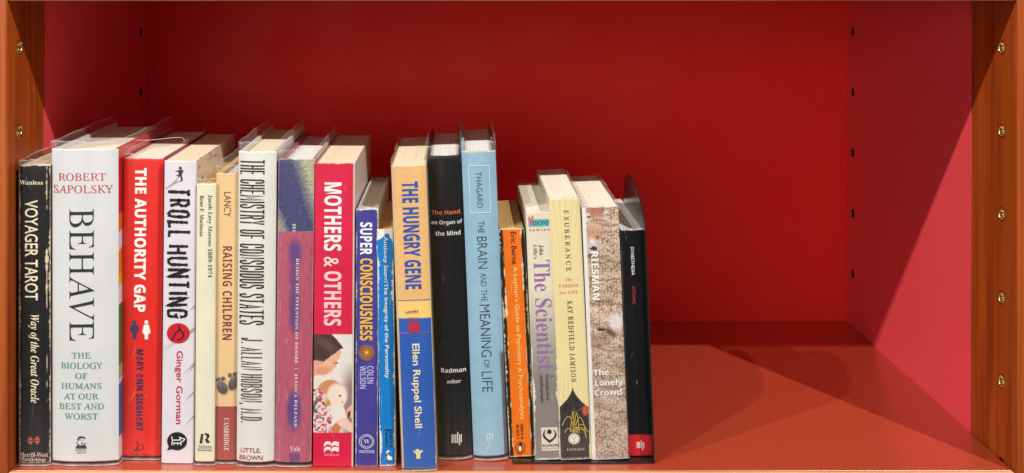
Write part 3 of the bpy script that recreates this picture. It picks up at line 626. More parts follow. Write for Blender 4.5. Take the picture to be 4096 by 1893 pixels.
def p_mothers(u, v, x, z, b):
    c = base((214, 24, 68), 3)(u, v, x, z, b); X, Y = un('m', u, v)
    g = np.clip((X-330)/120, 0, 1)*np.clip((Y-380)/250, 0, 1)
    pic = np.array([228., 222, 214])*(1-g)[:, None]+np.array([140., 112, 106])*g[:, None]
    pic = pic+((fbm(X/20, Y/20, 3)-0.5)*12)[:, None]
    def P_(pts, col, amp=0, s=12):
        nonlocal pic
        m_ = inpoly(X, Y, pts); cc = np.asarray(col, float)[None]+((fbm(X/s, Y/s, 7)-0.5)*amp)[:, None]; pic = pic*(1-m_[:, None])+cc*m_[:, None]
    P_([(40, 350), (150, 370), (235, 325), (345, 252), (353, 285), (345, 310), (325, 358), (300, 390), (304, 430), (280, 448), (255, 470), (225, 492), (175, 525), (120, 520), (75, 530), (40, 700)], (232, 172, 140), 14, 60)
    pic = mixc(pic, ell(X, Y, 300, 395, 22, 8)*0.75, (110, 60, 50)); pic = mixc(pic, ell(X, Y, 160, 470, 90, 40, 0.9)*0.35, (196, 112, 84))
    P_([(40, 95), (255, 98), (318, 165), (374, 238), (340, 252), (245, 325), (172, 378), (40, 368)], (74, 50, 46), 26, 26)
    pic = mixc(pic, ell(X, Y, 190, 200, 120, 45, 0.9, 0.5)*0.4, (140, 98, 84))
    pic = mixc(pic, ell(X, Y, 100, 397, 30, 32)*0.95, (226, 158, 132)); pic = mixc(pic, ell(X, Y, 145, 390, 16, 18), (222, 150, 124))
    P_([(40, 560), (100, 545), (150, 590), (110, 660), (40, 690)], (228, 215, 205))
    pic = mixc(pic, ell(X, Y, 240, 705, 140, 138, 0.05), (206, 138, 96)); pic = mixc(pic, ell(X, Y, 305, 735, 105, 128, 0.25)*(X > 150), (242, 216, 200))
    P_([(360, 640), (378, 690), (388, 745), (372, 770), (374, 800), (352, 830), (300, 840), (300, 640)], (242, 218, 204)); pic = mixc(pic, ell(X, Y, 338, 733, 13, 10), (90, 60, 60)); pic = mixc(pic, ell(X, Y, 362, 796, 12, 7), (200, 110, 110))
    P_([(380, 835), (470, 700), (470, 900), (430, 950), (400, 900)], (150, 122, 116)); P_([(398, 890), (450, 828), (470, 840), (470, 975), (418, 950)], (228, 172, 150), 30, 18)
    P_([(420, 905), (450, 880), (440, 950), (415, 970)], (70, 40, 36))
    P_([(230, 838), (358, 828), (384, 880), (412, 960), (300, 1002), (250, 1080), (230, 1000)], (234, 224, 214), 12, 30)
    P_([(290, 1000), (400, 955), (470, 1040), (470, 1112), (430, 1105)], (238, 200, 184), 10, 40); P_([(225, 1118), (250, 1060), (300, 1010), (352, 1062), (330, 1118)], (206, 124, 84), 16, 40)
    fl = inpoly(X, Y, [(40, 672), (120, 660), (190, 720), (235, 800), (238, 900), (262, 960), (240, 1060), (222, 1118), (130, 1112), (40, 1085)])
    a, b2, c2 = vnoise(X/26, Y/24, 1), vnoise(X/24+9, Y/26, 2), vnoise(X/22, Y/20+5, 3)
    dress = np.tile(np.array([228., 214, 206]), (len(u), 1)); dress = mixc(dress, (a > 0.62)*0.9, (214, 96, 118)); dress = mixc(dress, (b2 > 0.66)*0.9, (78, 98, 84)); dress = mixc(dress, (c2 > 0.78)*0.9, (190, 40, 70))
    pic = pic*(1-fl[:, None])+dress*fl[:, None]; pic = mixc(pic, ell(X, Y, 205, 800, 26, 45)*0.8, (226, 160, 80))
    inn = ((Y > 96) & (Y < 1114)).astype(float)[:, None]; c = c*(1-inn)+pic*inn
    Xr = u-ph(7, 460, 0)[0]+(v-640)*0.006; return mixc(c, np.clip(Xr/3, 0, 1), (216, 208, 196))
def p_super(u, v, x, z, b):
    c = base((66, 60, 146), 4)(u, v, x, z, b); X, Y = un(8, u, v); r = np.hypot(X-578, Y-995); a = np.arctan2(Y-995, X-578)
    k = np.abs(np.cos(a*8+r/9)); m_ = np.clip((70-r)/4, 0, 1); dk = np.array([58., 34, 22])+(k**0.6*118)[:, None]*np.array([1, .68, .32]); dk = mixc(dk, np.clip(1.2-np.abs(r-26)/6, 0, 1)*0.6, (214, 150, 70)); dk = mixc(dk, ell(X, Y, 578, 995, 12, 12), (240, 200, 130))
    c = c*(1-m_[:, None])+dk*m_[:, None]; return wear(c, x, z, b, 0.0009, (222, 216, 222), 3)
def p_storr(u, v, x, z, b):
    c = base((2, 122, 200), 4)(u, v, x, z, b); c = wear(c, x, z, b, 0.0015, (234, 230, 220), 4)
    n = fbm(x*420, z*300, 9); d = b.H-z; return mixc(c, (0.010*n*(0.6+np.abs(x/b.hw-0.1))-d)/0.0004, (236, 230, 216))
def p_hungry(u, v, x, z, b):
    c = base((232, 182, 118), 8, (9, 9))(u, v, x, z, b); X, Y = un(8, u, v); Y = Y-(X-850)*(-0.03)
    c = mixc(c, np.clip((Y-546)/2, 0, 1), (240, 204, 116)); c = mixc(c, np.clip(1.5-np.abs(Y-547)/4, 0, 1), (52, 74, 140)); c = mixc(c, np.clip((Y-698)/3, 0, 1), (34, 88, 176))
    c = mixc(c, np.clip(1.5-np.abs(Y-826)/3, 0, 1), (196, 50, 90)); c = mixc(c, np.clip((-b.hw+0.0016-x)/0.0004, 0, 1), (206, 184, 150)); return wear(c, x, z, b, 0.0006, (226, 206, 176), 6)
def p_hand(u, v, x, z, b):
    c = base((17, 17, 19), 3)(u, v, x, z, b); return c
def p_brain(u, v, x, z, b):
    c = base((144, 184, 206), 5, (60, 40))(u, v, x, z, b); n = fbm(u/28, v/18, 8, 4); c = c+((np.abs(n-0.5) < 0.015)*-8)[:, None]
    X, Y = un(12, u, v); c = mixc(c, np.clip((X-962-(Y-30)*0.045)/6, 0, 1)*np.clip((Y-0)/40, 0, 1), (92, 92, 104)); return mixc(c, np.clip((0.0018-(b.H-z))/0.0004, 0, 1)*0.6, (214, 190, 160))
def p_berne(u, v, x, z, b):
    c = base((232, 112, 10), 6)(u, v, x, z, b); w_ = (fbm(z*40, z*0, 3)-0.5)*0.0006
    for s, e in ((-1, 0.66), (1, 0.70)):
        c = mixc(c, (s*x-b.hw*e+w_)/0.0003, (26, 22, 20))
    for s, e in ((-1, 0.70), (1, 0.72)):
        n = fbm(z*600, x*300, 13+s); d = np.abs(x-s*(b.hw*e)); c = mixc(c, (0.0007*n*2*np.clip((fbm(z*50, z*0, 17+s)-0.42)*4, 0, 1.5)-d)/0.0002, (226, 206, 170))
    for e in (-0.22, 0.2):
        d = np.abs(x-b.hw*e-0.0003*np.sin(z*400)); c = mixc(c, np.clip(1-d/0.0003, 0, 1)*(vnoise(z*500, z*0, 8) > 0.35)*0.5, (246, 176, 90))
    return wear(c, x, z, b, 0.0013, (224, 204, 166), 7)
def p_sci(u, v, x, z, b):
    t = np.clip((v-1150)/380, 0, 1)[:, None]; c = np.array([226., 216, 192])*(1-t)+np.array([132., 126, 122])*t+((fbm(u/12, v/12, 4)-0.5)*8)[:, None]
    return wear(c, x, z, b, 0.0014*np.clip((v-1000)/500, 0.15, 1), (232, 222, 202), 8)
def p_exub(u, v, x, z, b):
    c = base((234, 217, 160), 3)(u, v, x, z, b); X, Y = un(13, u, v); a = np.arctan2(Y-1300, X-690)
    c = mixc(c, np.clip((np.sin(a*110)-0.55)*1.2, 0, 1)*np.clip(np.abs(Y-1300)/900+0.35, 0, 1)*0.32, (176, 150, 70))
    X, Y = un(15, u, v); L_ = np.clip((822-X)/120, 0, 1.2); R_ = np.clip((X-822)/148, 0, 1.2); bd = 340+205*np.where(X < 822, L_, R_)**0.55
    n = fbm(X/22+Y/30, Y/18, 5, 4); dk = np.array([44., 37, 36])+((n-0.5)*46)[:, None]*np.array([1, .8, .6])
    st = vnoise(X/60+Y/40, (Y+X*0.7)/9, 6); dk = mixc(dk, np.clip((st-0.72)*3, 0, 1)*(Y < 620)*0.8, (168, 110, 60)); dk = mixc(dk, ell(X, Y, 946, 582, 30, 48, 0.7)*(0.5+n), (222, 88, 50)); dk = mixc(dk, ell(X, Y, 835, 880, 120, 110, 0.9)*0.35, (92, 70, 52))
    m_ = np.clip((Y-bd)/4, 0, 1)*((X > 700) & (X < 985)); c = c*(1-m_[:, None])+dk*m_[:, None]; return mixc(c, np.clip((x-b.hw+0.0012)/0.0006, 0, 1), (206, 196, 158))
def curls(a, b, seed=0):
    ia, ib = np.floor(a), np.floor(b); d1 = np.full(a.shape, 9.0)
    for i in (-1, 0, 1):
        for j in (-1, 0, 1):
            ca, cb = ia+i, ib+j; pa = ca+0.15+0.7*vnoise(ca+0.0, cb+0.0, seed); pb = cb+0.15+0.7*vnoise(ca+0.0, cb+0.0, seed+5)
            d1 = np.minimum(d1, (a-pa)**2+(b-pb)**2)
    return np.clip(1.15-1.25*np.sqrt(d1), 0, 1)
def p_sheep(u, v, x, z, b):
    X, Y = un('s', u, v); wx = (fbm(X/30, Y/30, 2)-0.5)*30; wy = (fbm(X/30+7, Y/30, 3)-0.5)*30
    cu = np.abs(vnoise((X+wx)/24, (Y+wy)/21, 4)-0.5)*2; cu2 = np.abs(vnoise((X+wx)/12, (Y+wy)/12, 9)-0.5)*2; X0, Y0 = X, Y
    bnd = fbm(X/200, (Y-0.18*X)/70, 12, 2); k = np.clip(0.6*cu+0.55*cu2, 0, 1)**0.75
    lowp = np.clip((Y-1250)/500, 0, 1)
    lo = np.array([102., 74, 56]); hi = np.array([234., 210, 186]); mid = fbm((X+wx)/70, (Y+wy)/55, 14, 2); k = np.clip(0.85*curls((X+wx*0.6)/31, (Y+wy*0.6)/27, 3)+0.25*k+0.45*mid-0.28, 0, 1); c = lo+(hi-lo)*k[:, None]; c = c+((bnd-0.5)*56)[:, None]
    sm = np.zeros_like(u)
    for y0 in (190, 285, 480, 790, 1030, 1500, 1900, 2150):
        sm = np.maximum(sm, np.clip(1-np.abs(Y-(y0+0.12*(X-350)+18*np.sin(X/70+y0)))/38, 0, 1))
    for y0 in (235, 325, 610, 820, 1085, 1560, 1950, 2200):
        yy = y0+0.12*(X-350)+18*np.sin(X/70+y0); c = mixc(c, np.clip(1-np.abs(Y-yy-14)/20, 0, 1)*0.45*(0.4+mid), (112, 76, 62))
    c = mixc(c, sm*0.5, (224, 202, 178)); c = mixc(c, lowp*0.25, (150, 130, 122))
    X = X+(fbm(X0/14, Y0/14, 31)-0.5)*26; Y = Y+(fbm(X0/14, Y0/14, 37)-0.5)*26
    c = mixc(c, ell(X, Y, 270, 120, 90, 70, 0.7)*0.8, (176, 112, 88)); c = mixc(c, ell(X, Y, 245, 340, 90, 90, 0.8)*0.7, (206, 150, 122))
    for (cx, cy, rx, ry, nx_, ny_, nr) in ((240, 490, 62, 92, 250, 516, 38), (186, 182, 30, 48, 194, 180, 18), (385, 138, 26, 36, 390, 157, 15)):
        fm = ell(X, Y, cx, cy, rx, ry, 0.55); c = c*(1-fm[:, None])+(np.array([224., 212, 204])+((fbm(X0/18, Y0/40, 5)-0.5)*50)[:, None]-(np.abs(X-cx)/rx*26)[:, None])*fm[:, None]; c = mixc(c, ell(X, Y, nx_, ny_, nr, nr*0.55, 0.3), (48, 46, 50))
    c = mixc(c, ell(X, Y, 215, 590, 50, 18, 0.6)*0.8, (84, 58, 50)); c = mixc(c, ell(X, Y, 290, 395, 18, 20, 0.5)*0.7, (96, 60, 50))
    X2, Y2 = un(14, u, v); X2 = X2+(fbm(X0/12, Y0/12, 41)-0.5)*40; Y2 = Y2+(fbm(X0/12, Y0/12, 43)-0.5)*40; fm = ell(X2, Y2, 1530, 560, 80, 110, 0.6, -0.35); c = c*(1-fm[:, None])+(np.array([222., 212, 206])+((fbm(X0/14, Y0/14, 6)-0.5)*40)[:, None])*fm[:, None]; c = mixc(c, ell(X2, Y2, 1420, 500, 70, 40, 0.8)*0.6, (214, 190, 174)); c = mixc(c, ell(X2, Y2, 1350, 650, 45, 18, 0.5), (60, 46, 46)); c = mixc(c, ell(X2, Y2, 1470, 690, 70, 30, 0.7, 0.6)*0.8, (92, 62, 54)); c = mixc(c, ell(X2, Y2, 1340, 780, 110, 90, 0.9)*0.35, (120, 82, 70))
    return mixc(c, np.clip((-b.hw+0.0030-x)/0.0003, 0, 1), (232, 226, 220))
def p_syn(u, v, x, z, b):
    c = base((17, 17, 19), 3)(u, v, x, z, b); X, Y = un(15, u, v); c = mixc(c, np.clip((Y-818)/3, 0, 1), (206, 36, 42)); return wear(c, x, z, b, 0.0002, (120, 120, 120), 4)

# ------------------------------------------------------------------ the books, one after the other along the shelf
CREAM = (238, 226, 196); WHITE = (242, 240, 236)
b = make_book('worn black paperback in plastic jacket beside the wooden side panel', (48, 128, 415), (50, 127, 1166), 0.0145, 0.15, p_voyager, (40, 38, 38), (46, 28, 30), False, 0.0012, 6, 'cream', 0.004, M_GLOS, 0.0005, foot=0.002)
text(b, 'Wanless', 'b', (1, 172, 588, 1, 378, 625), CREAM, False, name='author_lettering')
text(b, 'VOYAGER TAROT', 's', ('F', 64, 503, 'F', 97, 755), CREAM, off=0.012, name='title_lettering')
text(b, 'Way of the Great Oracle', 'bi', ('F', 73, 791, 'F', 100, 1013), CREAM, name='subtitle_lettering')
text(b, 'Merrill-West', 'b', (3, 195, 985, 3, 468, 1030), (214, 186, 168), False, name='publisher_lettering')
text(b, 'Publishing', 'b', (3, 212, 1035, 3, 448, 1078), (214, 186, 168), False, name='publisher_lettering')
decal(b, 'publisher_emblem', [C(3, (266, 872), (300, 828), (331, 868)), C(3, (270, 878), (331, 874), (303, 914)), C(3, (334, 868), (366, 823), (398, 864)), C(3, (334, 874), (398, 870), (368, 912))], (186, 78, 74))

b = make_book('thick white hardcover with grey serif title and green capitals', (132, 297, 374), (131, 300, 1164), 0.0160, 0.158, p_behave, (226, 226, 224), side_behave, True, 0.0030, 3, 'pale', 0.006, M_GLOS, 0.001, foot=0.003)
text(b, 'ROBERT', 'r', (1, 512, 522, 1, 925, 588), (200, 66, 78), False, name='author_lettering', off=0.001)
text(b, 'SAPOLSKY', 'r', (1, 470, 625, 1, 985, 695), (200, 66, 78), False, name='author_lettering', off=0.001)
text(b, 'BEHAVE', 'r', (1, 608, 828, 2, 828, 887), (34, 44, 48), name='title_lettering', off=-0.003)
for s, q in (('THE', (705, 15, 890, 70)), ('BIOLOGY', (600, 110, 1000, 170)), ('OF', (740, 210, 857, 267)), ('HUMANS', (602, 308, 992, 365)), ('AT OUR', (625, 407, 965, 465)), ('BEST AND', (582, 503, 1015, 562)), ('WORST', (635, 600, 958, 660))):
    text(b, s, 'r', (3, q[0], q[1], 3, q[2], q[3]), (62, 146, 114), False, off=0.003, name='subtitle_lettering')
em = [C(3, (760, 850), (772, 825), (800, 819), (832, 826), (842, 848), (830, 842), (815, 835), (795, 838), (780, 848), (770, 868)), C(3, (745, 938), (750, 915), (775, 900), (800, 912), (830, 902), (848, 918), (852, 938)),
      C(3, (752, 872), (758, 870), (766, 898), (790, 908), (826, 900), (838, 880), (844, 884), (830, 908), (795, 918), (760, 904)), C(3, (798, 880), (812, 875), (815, 892), (802, 896)), C(3, (785, 855), (797, 853), (797, 858), (785, 859)), C(3, (808, 853), (820, 854), (820, 858), (808, 858))]
decal(b, 'publisher_emblem', em, (50, 50, 54))
text(b, 'BODLEY', 'b', (3, 742, 945, 3, 852, 963), (128, 122, 120), False, name='publisher_lettering')
text(b, 'HEAD', 'b', (3, 757, 969, 3, 840, 985), (128, 122, 120), False, name='publisher_lettering')

b = make_book('red paperback with white and navy capitals and two figure icons', (312, 411, 398), (304, 405, 1163), 0.0250, 0.152, p_auth, (214, 40, 40), side_auth, False, 0.0012, 8, 'pale', 0.004, M_GLOS, 0.001, foot=0.0025)
text(b, 'THE AUTHORITY GAP', 'sb', (1, 1175, 480, 2, 1277, 642), WHITE, off=0.022, space=1.05, name='title_lettering')
decal(b, 'man_icon', [circ(2, 1169, 731, 17), C(2, (1146, 752), (1193, 752), (1203, 765), (1203, 815), (1192, 815), (1188, 822), (1184, 877), (1155, 877), (1151, 822), (1147, 815), (1135, 815), (1135, 765))], (62, 50, 100))
decal(b, 'woman_icon', [circ(2, 1273, 731, 17), C(2, (1252, 752), (1294, 752), (1303, 790), (1310, 812), (1302, 832), (1290, 832), (1286, 879), (1260, 879), (1256, 832), (1244, 832), (1237, 812), (1245, 790))], WHITE)
text(b, 'MARY ANN SIEGHART', 'sb', (2, 1187, 965, 3, 1248, 780), (44, 36, 78), off=0.018, space=1.04, name='author_lettering')
strokes(b, 'publisher_emblem', [C(3, (1330, 872), (1328, 890), (1345, 905), (1375, 912), (1392, 930), (1390, 950), (1372, 962), (1350, 968)), C(3, (1340, 900), (1332, 930), (1312, 955), (1302, 968), (1350, 966)), C(3, (1350, 935), (1335, 945), (1330, 955), (1355, 945))], 3.0, (70, 22, 24))
text(b, 'doubleday', 'b', (3, 1262, 990, 3, 1428, 1013), (150, 36, 34), False, name='publisher_lettering')

b = make_book('lavender white paperback with brush lettering and red dot', (415, 494, 405), (406, 487, 1166), 0.0175, 0.15, p_troll, (220, 214, 220), side_troll, False, 0.0008, 9, 'cream', 0.0, M_FILM, 0.0006)
block(b, 'TROLL', ('t', 60, 200, 't', 226, 562), 11.5, (28, 26, 28), 10, jit=0.25, wob=0.10, name='title_lettering')
block(b, 'HUNTING', ('t', 56, 612, 't', 222, 1142), 11.5, (28, 26, 28), 9, jit=0.25, wob=0.10, name='title_lettering')
fig = [circ(4, 266, 480, 12, 13), C(4, (248, 498), (280, 496), (284, 520), (276, 548), (252, 546)), C(4, (252, 500), (254, 508), (236, 514), (222, 506), (224, 502), (236, 506)), C(4, (278, 494), (284, 494), (298, 518), (294, 520)), C(4, (254, 544), (268, 546), (252, 560), (240, 548), (232, 548), (234, 538)), C(4, (264, 546), (278, 546), (286, 578), (282, 594), (262, 598), (272, 580))]
decal(b, 'running_figure', fig, (52, 54, 52))
strokes(b, 'figure_shadow', [C(4, (250, 556), (225, 590), (190, 625), (135, 662)), C(4, (262, 594), (225, 604), (180, 635))], 5, (168, 160, 176), 0.00028, taper=True)
decal(b, 'red_dot', [circ(5, 248, 828, 99, 88, 36)], (200, 26, 46))
strokes(b, 'bending_figure', [C(5, (255, 760), (262, 795), (288, 825), (296, 850), (268, 878), (240, 888)), C(5, (262, 798), (236, 818), (216, 828)), C(5, (222, 832), (205, 868), (195, 890))], 6, (46, 16, 20), 0.00038)
text(b, 'Ginger Gorman', 's', (5, 217, 980, 6, 288, 714), (196, 32, 68), off=0.016, name='author_lettering')
decal(b, 'publisher_emblem', [circ(6, 265, 878, 96, 88, 36), C(6, (180, 910), (230, 955), (195, 960), (166, 968), (184, 935))], (30, 32, 30))
strokes(b, 'publisher_emblem', [C(6, (213, 830), (220, 868), (215, 915)), C(6, (218, 868), (300, 866), (290, 840), (312, 848), (340, 858), (318, 882), (302, 888), (302, 918)), C(6, (218, 895), (296, 896)), C(6, (238, 896), (236, 915)), C(6, (272, 896), (272, 915))], 3.6, WHITE, 0.00042)

b = make_book('slim pale cream paperback with small black serif lettering', (496, 543, 462), (490, 540, 1166), 0.0150, 0.14, base((232, 228, 200), 5), (228, 222, 192), (228, 222, 192), False, 0.0010, 5, 'tan', 0.004, M_FILM, 0.001, foot=0.0025)
text(b, 'Jacob Levy Moreno 1889-1974', 'b', (4, 500, 712, 5, 545, 346), (66, 64, 60), off=-0.004, name='title_lettering')
text(b, 'René F. Marineau', 'b', (4, 435, 718, 4, 470, 1073), (66, 64, 60), off=-0.004, name='author_lettering')
decal(b, 'publisher_emblem', [C(6, (497, 808), (520, 808), (508, 898), (482, 898)), C(6, (523, 803), (550, 800), (570, 806), (578, 822), (574, 840), (560, 856), (585, 890), (552, 896), (535, 862), (552, 846), (548, 822), (532, 812))], (28, 30, 28))
text(b, 'Tavistock', 'b', (6, 470, 917, 6, 598, 938), (110, 104, 92), False, name='publisher_lettering')
text(b, 'Routledge', 'b', (6, 465, 954, 6, 603, 976), (110, 104, 92), False, name='publisher_lettering')
strokes(b, 'printed_rule', [C(6, (462, 946), (604, 944))], 1.3, (110, 104, 92))

b = make_book('slim tan book with pebble footprints and brown foot band', (545, 600, 436), (541, 598, 1164), 0.0180, 0.15, p_raise, (222, 180, 122), (222, 180, 122), True, 0.0010, 5, 'white', 0.006, M_FILM, 0.0005, foot=0.0025)
text(b, 'LANCY', 's', (4, 645, 688, 4, 705, 902), (112, 58, 46), off=-0.006, name='author_lettering')
text(b, 'RAISING CHILDREN', 'sb', (5, 634, 75, 5, 714, 884), (132, 54, 46), off=-0.004, space=1.12, name='title_lettering')
text(b, 'CAMBRIDGE', 'b', (6, 718, 655, 6, 768, 972), (240, 222, 204), off=-0.006, name='publisher_lettering')

b = make_book('greenish white hardcover with tall condensed black capitals', (600, 697, 380), (597, 690, 1168), 0.0140, 0.15, p_chem, (214, 220, 212), (208, 206, 200), True, 0.0032, 2.4, 'cream', 0.007, M_FILM, 0.001, foot=0.0035)
block(b, 'THE CHEMISTRY OF CONSCIOUS STATES', (4, 785, 405, 5, 1000, 748), 5.6, (36, 36, 36), 4.6, space=2.2, name='title_lettering')
block(b, 'J. ALLAN HOBSON, M.D.', (5, 795, 860, 6, 980, 692), 4.8, (88, 74, 60), 4.6, space=1.5, name='author_lettering')
text(b, 'LITTLE,', 's', (6, 880, 935, 6, 1078, 985), (160, 44, 70), False, off=0.01, name='publisher_lettering')
text(b, 'BROWN', 's', (6, 868, 1003, 6, 1095, 1050), (160, 44, 70), False, off=0.01, name='publisher_lettering')

b = make_book('purple hardcover with blue woven upper band and white lettering', (702, 791, 400), (692, 783, 1172), 0.0125, 0.15, p_design, (170, 80, 110), (176, 170, 150), True, 0.0018, 3.5, 'white', 0.007, M_GLOS, 0.0005, foot=0.0035)
text(b, 'DES', 'b', (4, 1238, 962, 4, 1268, 1030), WHITE, off=-0.008, space=1.2, name='lettering')
text(b, 'DESIGN THE INVENTION OF DESIRE  |  JESSICA HELFAND', 'b', (5, 1262, 178, 6, 1294, 735), (244, 236, 240), off=-0.006, space=1.2, name='title_lettering')
text(b, 'Yale', 'b', (6, 1355, 922, 6, 1460, 968), (240, 222, 220), False, off=-0.01, name='publisher_lettering')

b = make_book('crimson paperback with pink capitals above mother and baby photograph', (792, 893, 411), (788, 888, 1175), 0.0115, 0.156, p_mothers, (206, 30, 70), (210, 200, 190), False, 0.0006, 9, 'cream', 0.0, M_FILM, 0.0005)
text(b, 'MOTHERS', 'sb', (7, 212, 606, 8, 364, 116), (246, 236, 234), off=0.01, space=1, name='title_lettering')
text(b, '&', 'sb', (8, 208, 166, 8, 336, 256), (244, 206, 206), off=0.01, space=1, name='title_lettering')
text(b, 'OTHERS', 'sb', (8, 210, 292, 8, 362, 764), (246, 198, 200), off=0.01, space=1, name='title_lettering')
for dy in (0, 52):
    decal(b, 'publisher_emblem', [C(9, (232, 912+dy), (240, 892+dy), (262, 880+dy), (290, 884+dy), (302, 896+dy), (296, 925+dy), (286, 910+dy), (264, 910+dy), (246, 922+dy), (234, 938+dy)), C(9, (305, 905+dy), (318, 886+dy), (346, 880+dy), (366, 888+dy), (378, 882+dy), (378, 925+dy), (362, 930+dy), (344, 918+dy), (320, 922+dy), (303, 938+dy))], (246, 228, 226))
text(b, 'MACMILLAN', 'b', (9, 233, 1002, 9, 377, 1022), (240, 190, 190), False, off=-0.006, name='publisher_lettering')

b = make_book('blue violet paperback with white and yellow capitals and mandala', (897, 951, 526), (893, 951, 1172), 0.0135, 0.14, p_super, (70, 64, 140), (196, 190, 180), False, 0.0010, 7, 'grey', 0.0, M_FILM, 0.0005)
text(b, 'SUPER', 'sb', (7, 522, 950, 8, 628, 150), (240, 240, 244), off=0.01, space=1, name='title_lettering')
text(b, 'CONSCIOUSNESS', 'sb', (8, 522, 180, 8, 632, 890), (238, 186, 44), off=0.01, space=1, name='title_lettering')
text(b, 'COLIN', 'sb', (9, 650, 152, 9, 713, 321), (186, 180, 234), off=0, space=1, name='author_lettering')
text(b, 'WILSON', 'sb', (9, 580, 152, 9, 641, 372), (186, 180, 234), off=0, space=1, name='author_lettering')
strokes(b, 'publisher_emblem', [ring(9, 645, 880, 70, 66), ring(9, 647, 880, 54, 52)], 2.2, (226, 224, 236))
text(b, 'W', 'b', (9, 618, 860, 9, 676, 902), (226, 224, 236), False, off=-0.01, name='publisher_lettering')
text(b, 'WATKINS', 's', (9, 572, 963, 9, 720, 994), (214, 212, 232), False, off=0.008, name='publisher_lettering')

b = make_book('thin chipped sky blue paperback with white lettering and pelican', (950, 987, 576), (954, 998, 1172), 0.0130, 0.111, p_storr, (220, 210, 186), (214, 196, 160), False, 0.0008, 7, 'tan', 0.0, M_FILM, 0.0004)
text(b, 'Anthony Storr/The Integrity of the Personality', 's', (7, 716, 1075, 9, 760, 272), WHITE, off=0.006, name='title_lettering')
text(b, 'A603', 'sb', (9, 822, 760, 9, 890, 784), (8, 40, 66), False, name='stock_number')
text(b, 'ISBN 0 14', 'sb', (9, 864, 790, 9, 890, 938), (8, 40, 66), name='stock_number')
text(b, '02.0603 5', 'sb', (9, 824, 795, 9, 849, 938), (8, 40, 66), name='stock_number')
decal(b, 'publisher_emblem', [C(9, (832, 1000), (836, 975), (850, 966), (866, 968), (872, 980), (858, 985), (850, 1004), (862, 1018), (884, 1026), (894, 1048), (884, 1060), (862, 1064), (846, 1052), (840, 1030), (848, 1014), (840, 1000), (842, 985))], (240, 234, 206))
strokes(b, 'publisher_emblem', [C(9, (858, 982), (846, 1000), (830, 1016)), C(9, (860, 1062), (858, 1078), (846, 1080)), C(9, (874, 1062), (876, 1076), (886, 1078))], 2.2, (24, 30, 40))

b = make_book('leaning tan and blue paperback with fork picture on its spine', (983, 1073, 416), (1013, 1098, 1180), 0.0045, 0.152, p_hungry, (216, 190, 150), (200, 170, 120), False, 0.0014, 6, 'cream', 0.003, M_FILM, 0.0006, foot=0.002)
text(b, 'THE HUNGRY GENE', 'sb', (7, 880, 600, 8, 1022, 445), (34, 84, 172), off=0.01, space=1, name='title_lettering')
text(b, 'Ellen Ruppel Shell', 's', (8, 953, 918, 9, 1036, 748), (240, 226, 184), off=0.016, name='author_lettering')
decal(b, 'printed_fork', [C(8, (940, 745), (950, 742), (1030, 738), (1038, 742), (1038, 795), (1022, 816), (985, 822), (954, 816), (942, 790))]+[C(8, (x, 690), (x+10, 690), (x+12, 746), (x+2, 746)) for x in (940, 962, 986, 1014)], (186, 40, 66))
strokes(b, 'printed_scribble', [C(8, (905, 638), (930, 648), (928, 656), (945, 648), (942, 632), (962, 652), (960, 630), (982, 650), (980, 628), (1000, 648), (998, 626), (1018, 646), (1022, 620))], 2.4, (170, 52, 50))
decal(b, 'publisher_emblem', [C(9, (1120, 950), (1152, 952), (1154, 966), (1193, 962), (1164, 1002), (1164, 1045), (1124, 1045), (1124, 1004), (1090, 966), (1122, 970))], (232, 212, 160))

b = make_book('glossy black hardcover with orange and white sans lettering', (1073, 1161, 389), (1103, 1190, 1148), 0.0275, 0.15, p_hand, (34, 34, 36), (34, 34, 36), True, 0.0040, 2.2, 'white', 0.007, M_GLOS, 0.001, foot=0.003)
text(b, 'The Hand,', 'sb', (10, 492, 838, 10, 750, 886), (240, 122, 68), False, off=-0.008, name='title_lettering')
text(b, 'an Organ of', 'sb', (10, 490, 925, 10, 758, 976), WHITE, False, off=-0.008, name='title_lettering')
text(b, 'the Mind', 'sb', (10, 525, 1018, 10, 742, 1062), WHITE, False, off=-0.008, name='title_lettering')
text(b, 'Radman', 'sb', (12, 400, 158, 12, 638, 208), WHITE, False, off=-0.006, name='author_lettering')
text(b, 'editor', 'si', (12, 458, 266, 12, 595, 308), WHITE, False, name='author_lettering')
decal(b, 'publisher_emblem', [C(12, (x, y0), (x+9, y0), (x+9, y1), (x, y1)) for x, y0, y1 in ((500, 797, 880), (518, 797, 880), (536, 797, 880), (554, 774, 880), (572, 797, 902), (588, 797, 875))], WHITE)

b = make_book('pale blue hardcover with thin grey capitals and white framed name', (1160, 1247, 378), (1193, 1277, 1156), 0.0250, 0.15, p_brain, (150, 190, 212), (100, 100, 112), True, 0.0032, 2.4, 'white', 0.007, M_FILM, 0.001, foot=0.003)
q = [ph(10, 810, 460), ph(10, 988, 455), ph(10, 1002, 860), ph(10, 828, 868), ph(10, 810, 460)]
strokes(b, 'printed_frame', [q], 2.4, (230, 238, 240))
text(b, 'THAGARD', 's', (10, 874, 510, 10, 922, 820), (62, 74, 80), off=-0.012, name='author_lettering')
for s, q in (('THE', (10, 892, 935, 10, 944, 1040)), ('BRAIN', (10, 884, 1070, 11, 966, 262)), ('AND', (11, 912, 302, 11, 962, 416)), ('THE', (11, 918, 440, 11, 970, 545)), ('MEANING', (11, 904, 575, 11, 992, 1024)), ('OF', (11, 944, 1050, 11, 990, 1122)), ('LIFE', (12, 790, 198, 12, 888, 392))):
    text(b, s, 's', q, (58, 70, 78), off=-0.012, name='title_lettering')
strokes(b, 'publisher_emblem', [C(12, (842, 870), (842, 797), (890, 797), (903, 815), (890, 836), (862, 836)), C(12, (862, 868), (862, 812), (884, 812))], 3, (222, 234, 238))
